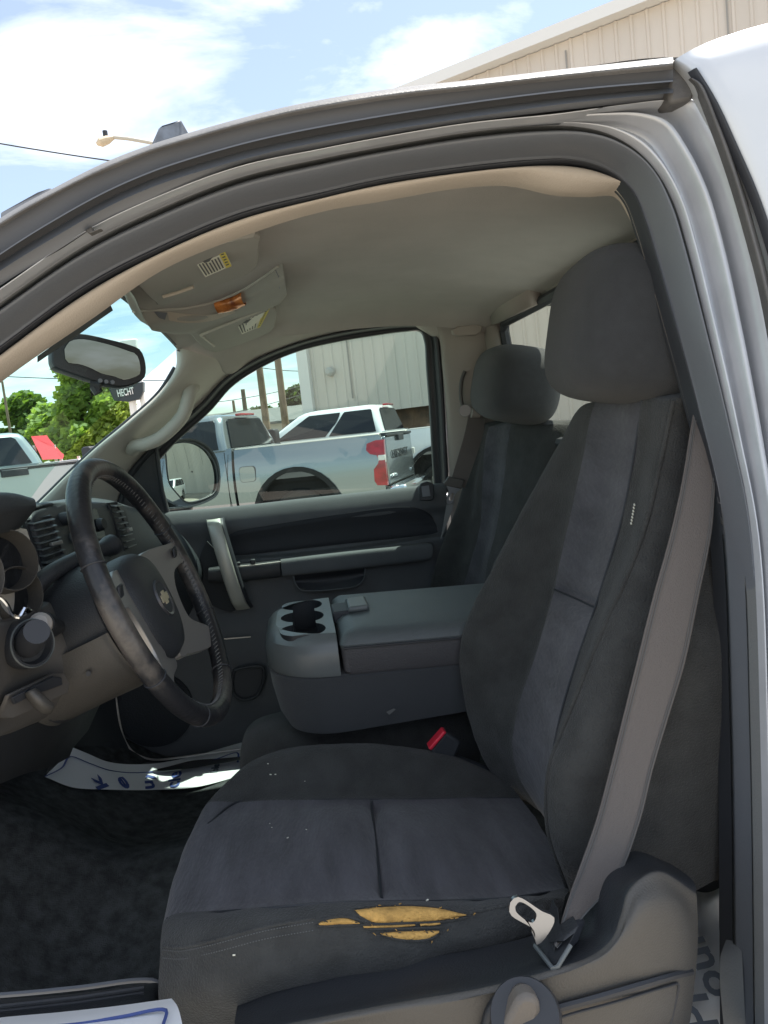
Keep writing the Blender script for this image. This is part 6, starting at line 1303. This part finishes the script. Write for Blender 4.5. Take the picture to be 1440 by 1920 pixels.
# near mat hanging over the driver's sill
m2, sh2 = pmat('paper_floor_mat', [[(-120, 1925, .745), (0, 1908, .745), (110, 1898, .745), (220, 1886, .74), (322, 1872, .735)], [(-120, 1945, .72), (0, 1930, .72), (120, 1918, .72), (225, 1905, .718), (334, 1890, .715)], [(-120, 2000, .67), (0, 1990, .67), (125, 1985, .67), (235, 1975, .67), (350, 1960, .67)]], 'white paper mat with blue border folded over the driver sill')
o = MB().tube([V3(p)+Vector((0, -.004, .002)) for p in crm([(-60, 1935, .725), (80, 1924, .722), (160, 1916, .72), (230, 1904, .718), (313, 1892, .712), (308, 1920, .695), (306, 1960, .67)], 50)], .0017, 5).build('print_border', M['ink'], None); o.parent = m2; o.matrix_parent_inverse = Matrix.Translation(-m2.location)
# rear mat on the floor behind the driver's seat
m3, sh3 = pmat('paper_floor_mat', [[(1290, 1675, 1.02), (1330, 1668, 1.02), (1400, 1655, 1.02)], [(1290, 1695, .99), (1330, 1690, .99), (1400, 1672, .99)], [(1285, 1730, .97), (1330, 1735, .97), (1400, 1725, .98)], [(1280, 1800, .93), (1330, 1795, .935), (1400, 1790, .94)], [(1270, 1880, .89), (1330, 1880, .885), (1400, 1875, .89)], [(1250, 1990, .84), (1330, 1990, .84), (1410, 1990, .84)]], 'crumpled printed paper mat on the floor behind the driver seat')
for v in sh3.data.vertices: v.co += Vector((0, .004*math.sin(v.co.x*70+v.co.z*50), .006*math.sin(v.co.x*90-v.co.y*60)))
def m3t(px, py, Y, s_, size, px2, py2, Y2):
    o = A(px, py, Y)+Vector((0, -.012, .006)); d_ = (A(px2, py2, Y2)-A(px, py, Y)).normalized(); nn_ = Vector((0, -.75, .66)); return mattext(m3, s_, size, o, d_, nn_.cross(d_), M['inkg'])
m3t(1362, 1860, .895, 'our.', .060, 1318, 1772, .945); m3t(1342, 1925, .86, 'Pr s', .062, 1298, 1820, .92)
# rear floor stowage ledge
strip('rear_ledge', [[(1180, 1720, 1.02), (1300, 1680, 1.04), (1400, 1650, 1.04)], [(1180, 1500, 1.15), (1300, 1480, 1.15), (1400, 1450, 1.15)]], M['rubber_dk'], TR, n=10, k=2)

# ---- the rest of the truck's body, out of this picture but standing where it belongs
fx = [-.98, -1.2, -1.5, -1.9, -2.15, -2.25]
strip('hood', [[Vector((x_+.03*abs(t_)**2*4*(1 if x_ < -2 else -.2), 1.44+.80*t_, z_-.05*(2*abs(t_))**3*.3)) for x_, z_ in zip(fx, (1.27, 1.28, 1.27, 1.24, 1.20, 1.08))] for t_ in (-1, -.8, -.5, -.2, 0, .2, .5, .8, 1)], M['paint'], TR, n=24, k=3, solid=.02)
for y_, sg in ((.62, 1), (2.26, -1)):
    o = side_profile([(-2.26, 1.05), (-2.1, 1.19), (-1.5, 1.25), (-.78, 1.28)], [(-1.62, .42, .46)], .45, -2.26, -.78)
    MB().prism([(p[0]*1., y_, p[1]) for p in o], (0, sg*.03, 0)).build('fender', M['paint'], TR, bevel=.012)
    MB().prism([(p[0], y_+sg*.001, p[1]) for p in arc(-1.62, .42, .455, 8, 172)+arc(-1.62, .42, .30, 172, 8)], (0, sg*.22, 0)).build('wheel_well', m_hole, TR, smooth=None)
    t_ = MB().tube([(-1.62, y_+sg*.05, .38), (-1.62, y_+sg*.27, .38)], .38, 32).build('wheel', m_tyre, TR, bevel=.03)
    MB().tube([(-1.62, y_+sg*.04, .38), (-1.62, y_+sg*.12, .38)], .22, 24).build('rim', m_rim, t_, bevel=.02)
MB().prism([(-.78, .62, .45), (-.78, 2.26, .45), (-.78, 2.26, 1.0), (-.78, .62, 1.0)], (-.02, 0, 0)).build('hinge_wall', M['frame'], TR, smooth=None)
MB().prism([(-.78, .62, .80), (-.78, .78, .80), (-.78, .80, 1.30), (-.78, .62, 1.28)], (-.03, 0, 0)).build('hinge_pillar', M['frame'], TR, bevel=.005)
MB().prism([(-2.27, .64, .48), (-2.27, 2.24, .48), (-2.27, 2.24, 1.06), (-2.27, .64, 1.06)], (.05, 0, 0)).build('grille', M['blk'], TR, bevel=.02)
for y_ in (.80, 2.08): MB().prism([(-2.29, y_-.13, .78), (-2.29, y_+.13, .78), (-2.29, y_+.13, .98), (-2.29, y_-.13, .98)], (.04, 0, 0)).build('headlight', M['cup'], TR, bevel=.02)
MB().box((-2.33, 1.44, .56), (.16, 1.66, .22)).build('front_bumper', M['chrome'], TR, bevel=.04)
MB().box((-.18, .655, .555), (1.2, .09, .21)).build('rocker_panel', M['paint'], TR, bevel=.02)
MB().box((.545, .63, .70), (.24, .05, .50)).build('lower_cab_corner', M['paint'], TR, bevel=.015)
MB().prism([(-.76, 2.225, .48), (.66, 2.225, .48), (.66, 2.225, 1.34), (-.76, 2.225, 1.33)], (0, .035, 0)).build('outer_door_skin', M['paint'], TR, bevel=.01)
MB().box((.665, 1.44, .93), (.03, 1.6, .90)).build('cab_rear_panel', M['paint'], TR, bevel=.01)
for y_, sg in ((.62, 1), (2.26, -1)):
    o = side_profile([(.74, 1.30), (2.65, 1.30)], [(1.62, .42, .46)], .48, .74, 2.66)
    MB().prism([(p[0], y_, p[1]) for p in o], (0, sg*.05, 0)).build('bed_side', M['paint'], TR, bevel=.015)
    t_ = MB().tube([(1.62, y_+sg*.05, .38), (1.62, y_+sg*.27, .38)], .38, 32).build('wheel', m_tyre, TR, bevel=.03)
    MB().tube([(1.62, y_+sg*.04, .38), (1.62, y_+sg*.12, .38)], .22, 24).build('rim', m_rim, t_, bevel=.02)
MB().box((1.7, 1.44, .78), (1.9, 1.5, .04)).build('bed_floor', M['paint'], TR)
MB().box((2.66, 1.44, 1.02), (.05, 1.52, .5)).build('tailgate', M['paint'], TR, bevel=.01)
MB().box((2.76, 1.44, .58), (.16, 1.6, .2)).build('rear_bumper', M['chrome'], TR, bevel=.03)
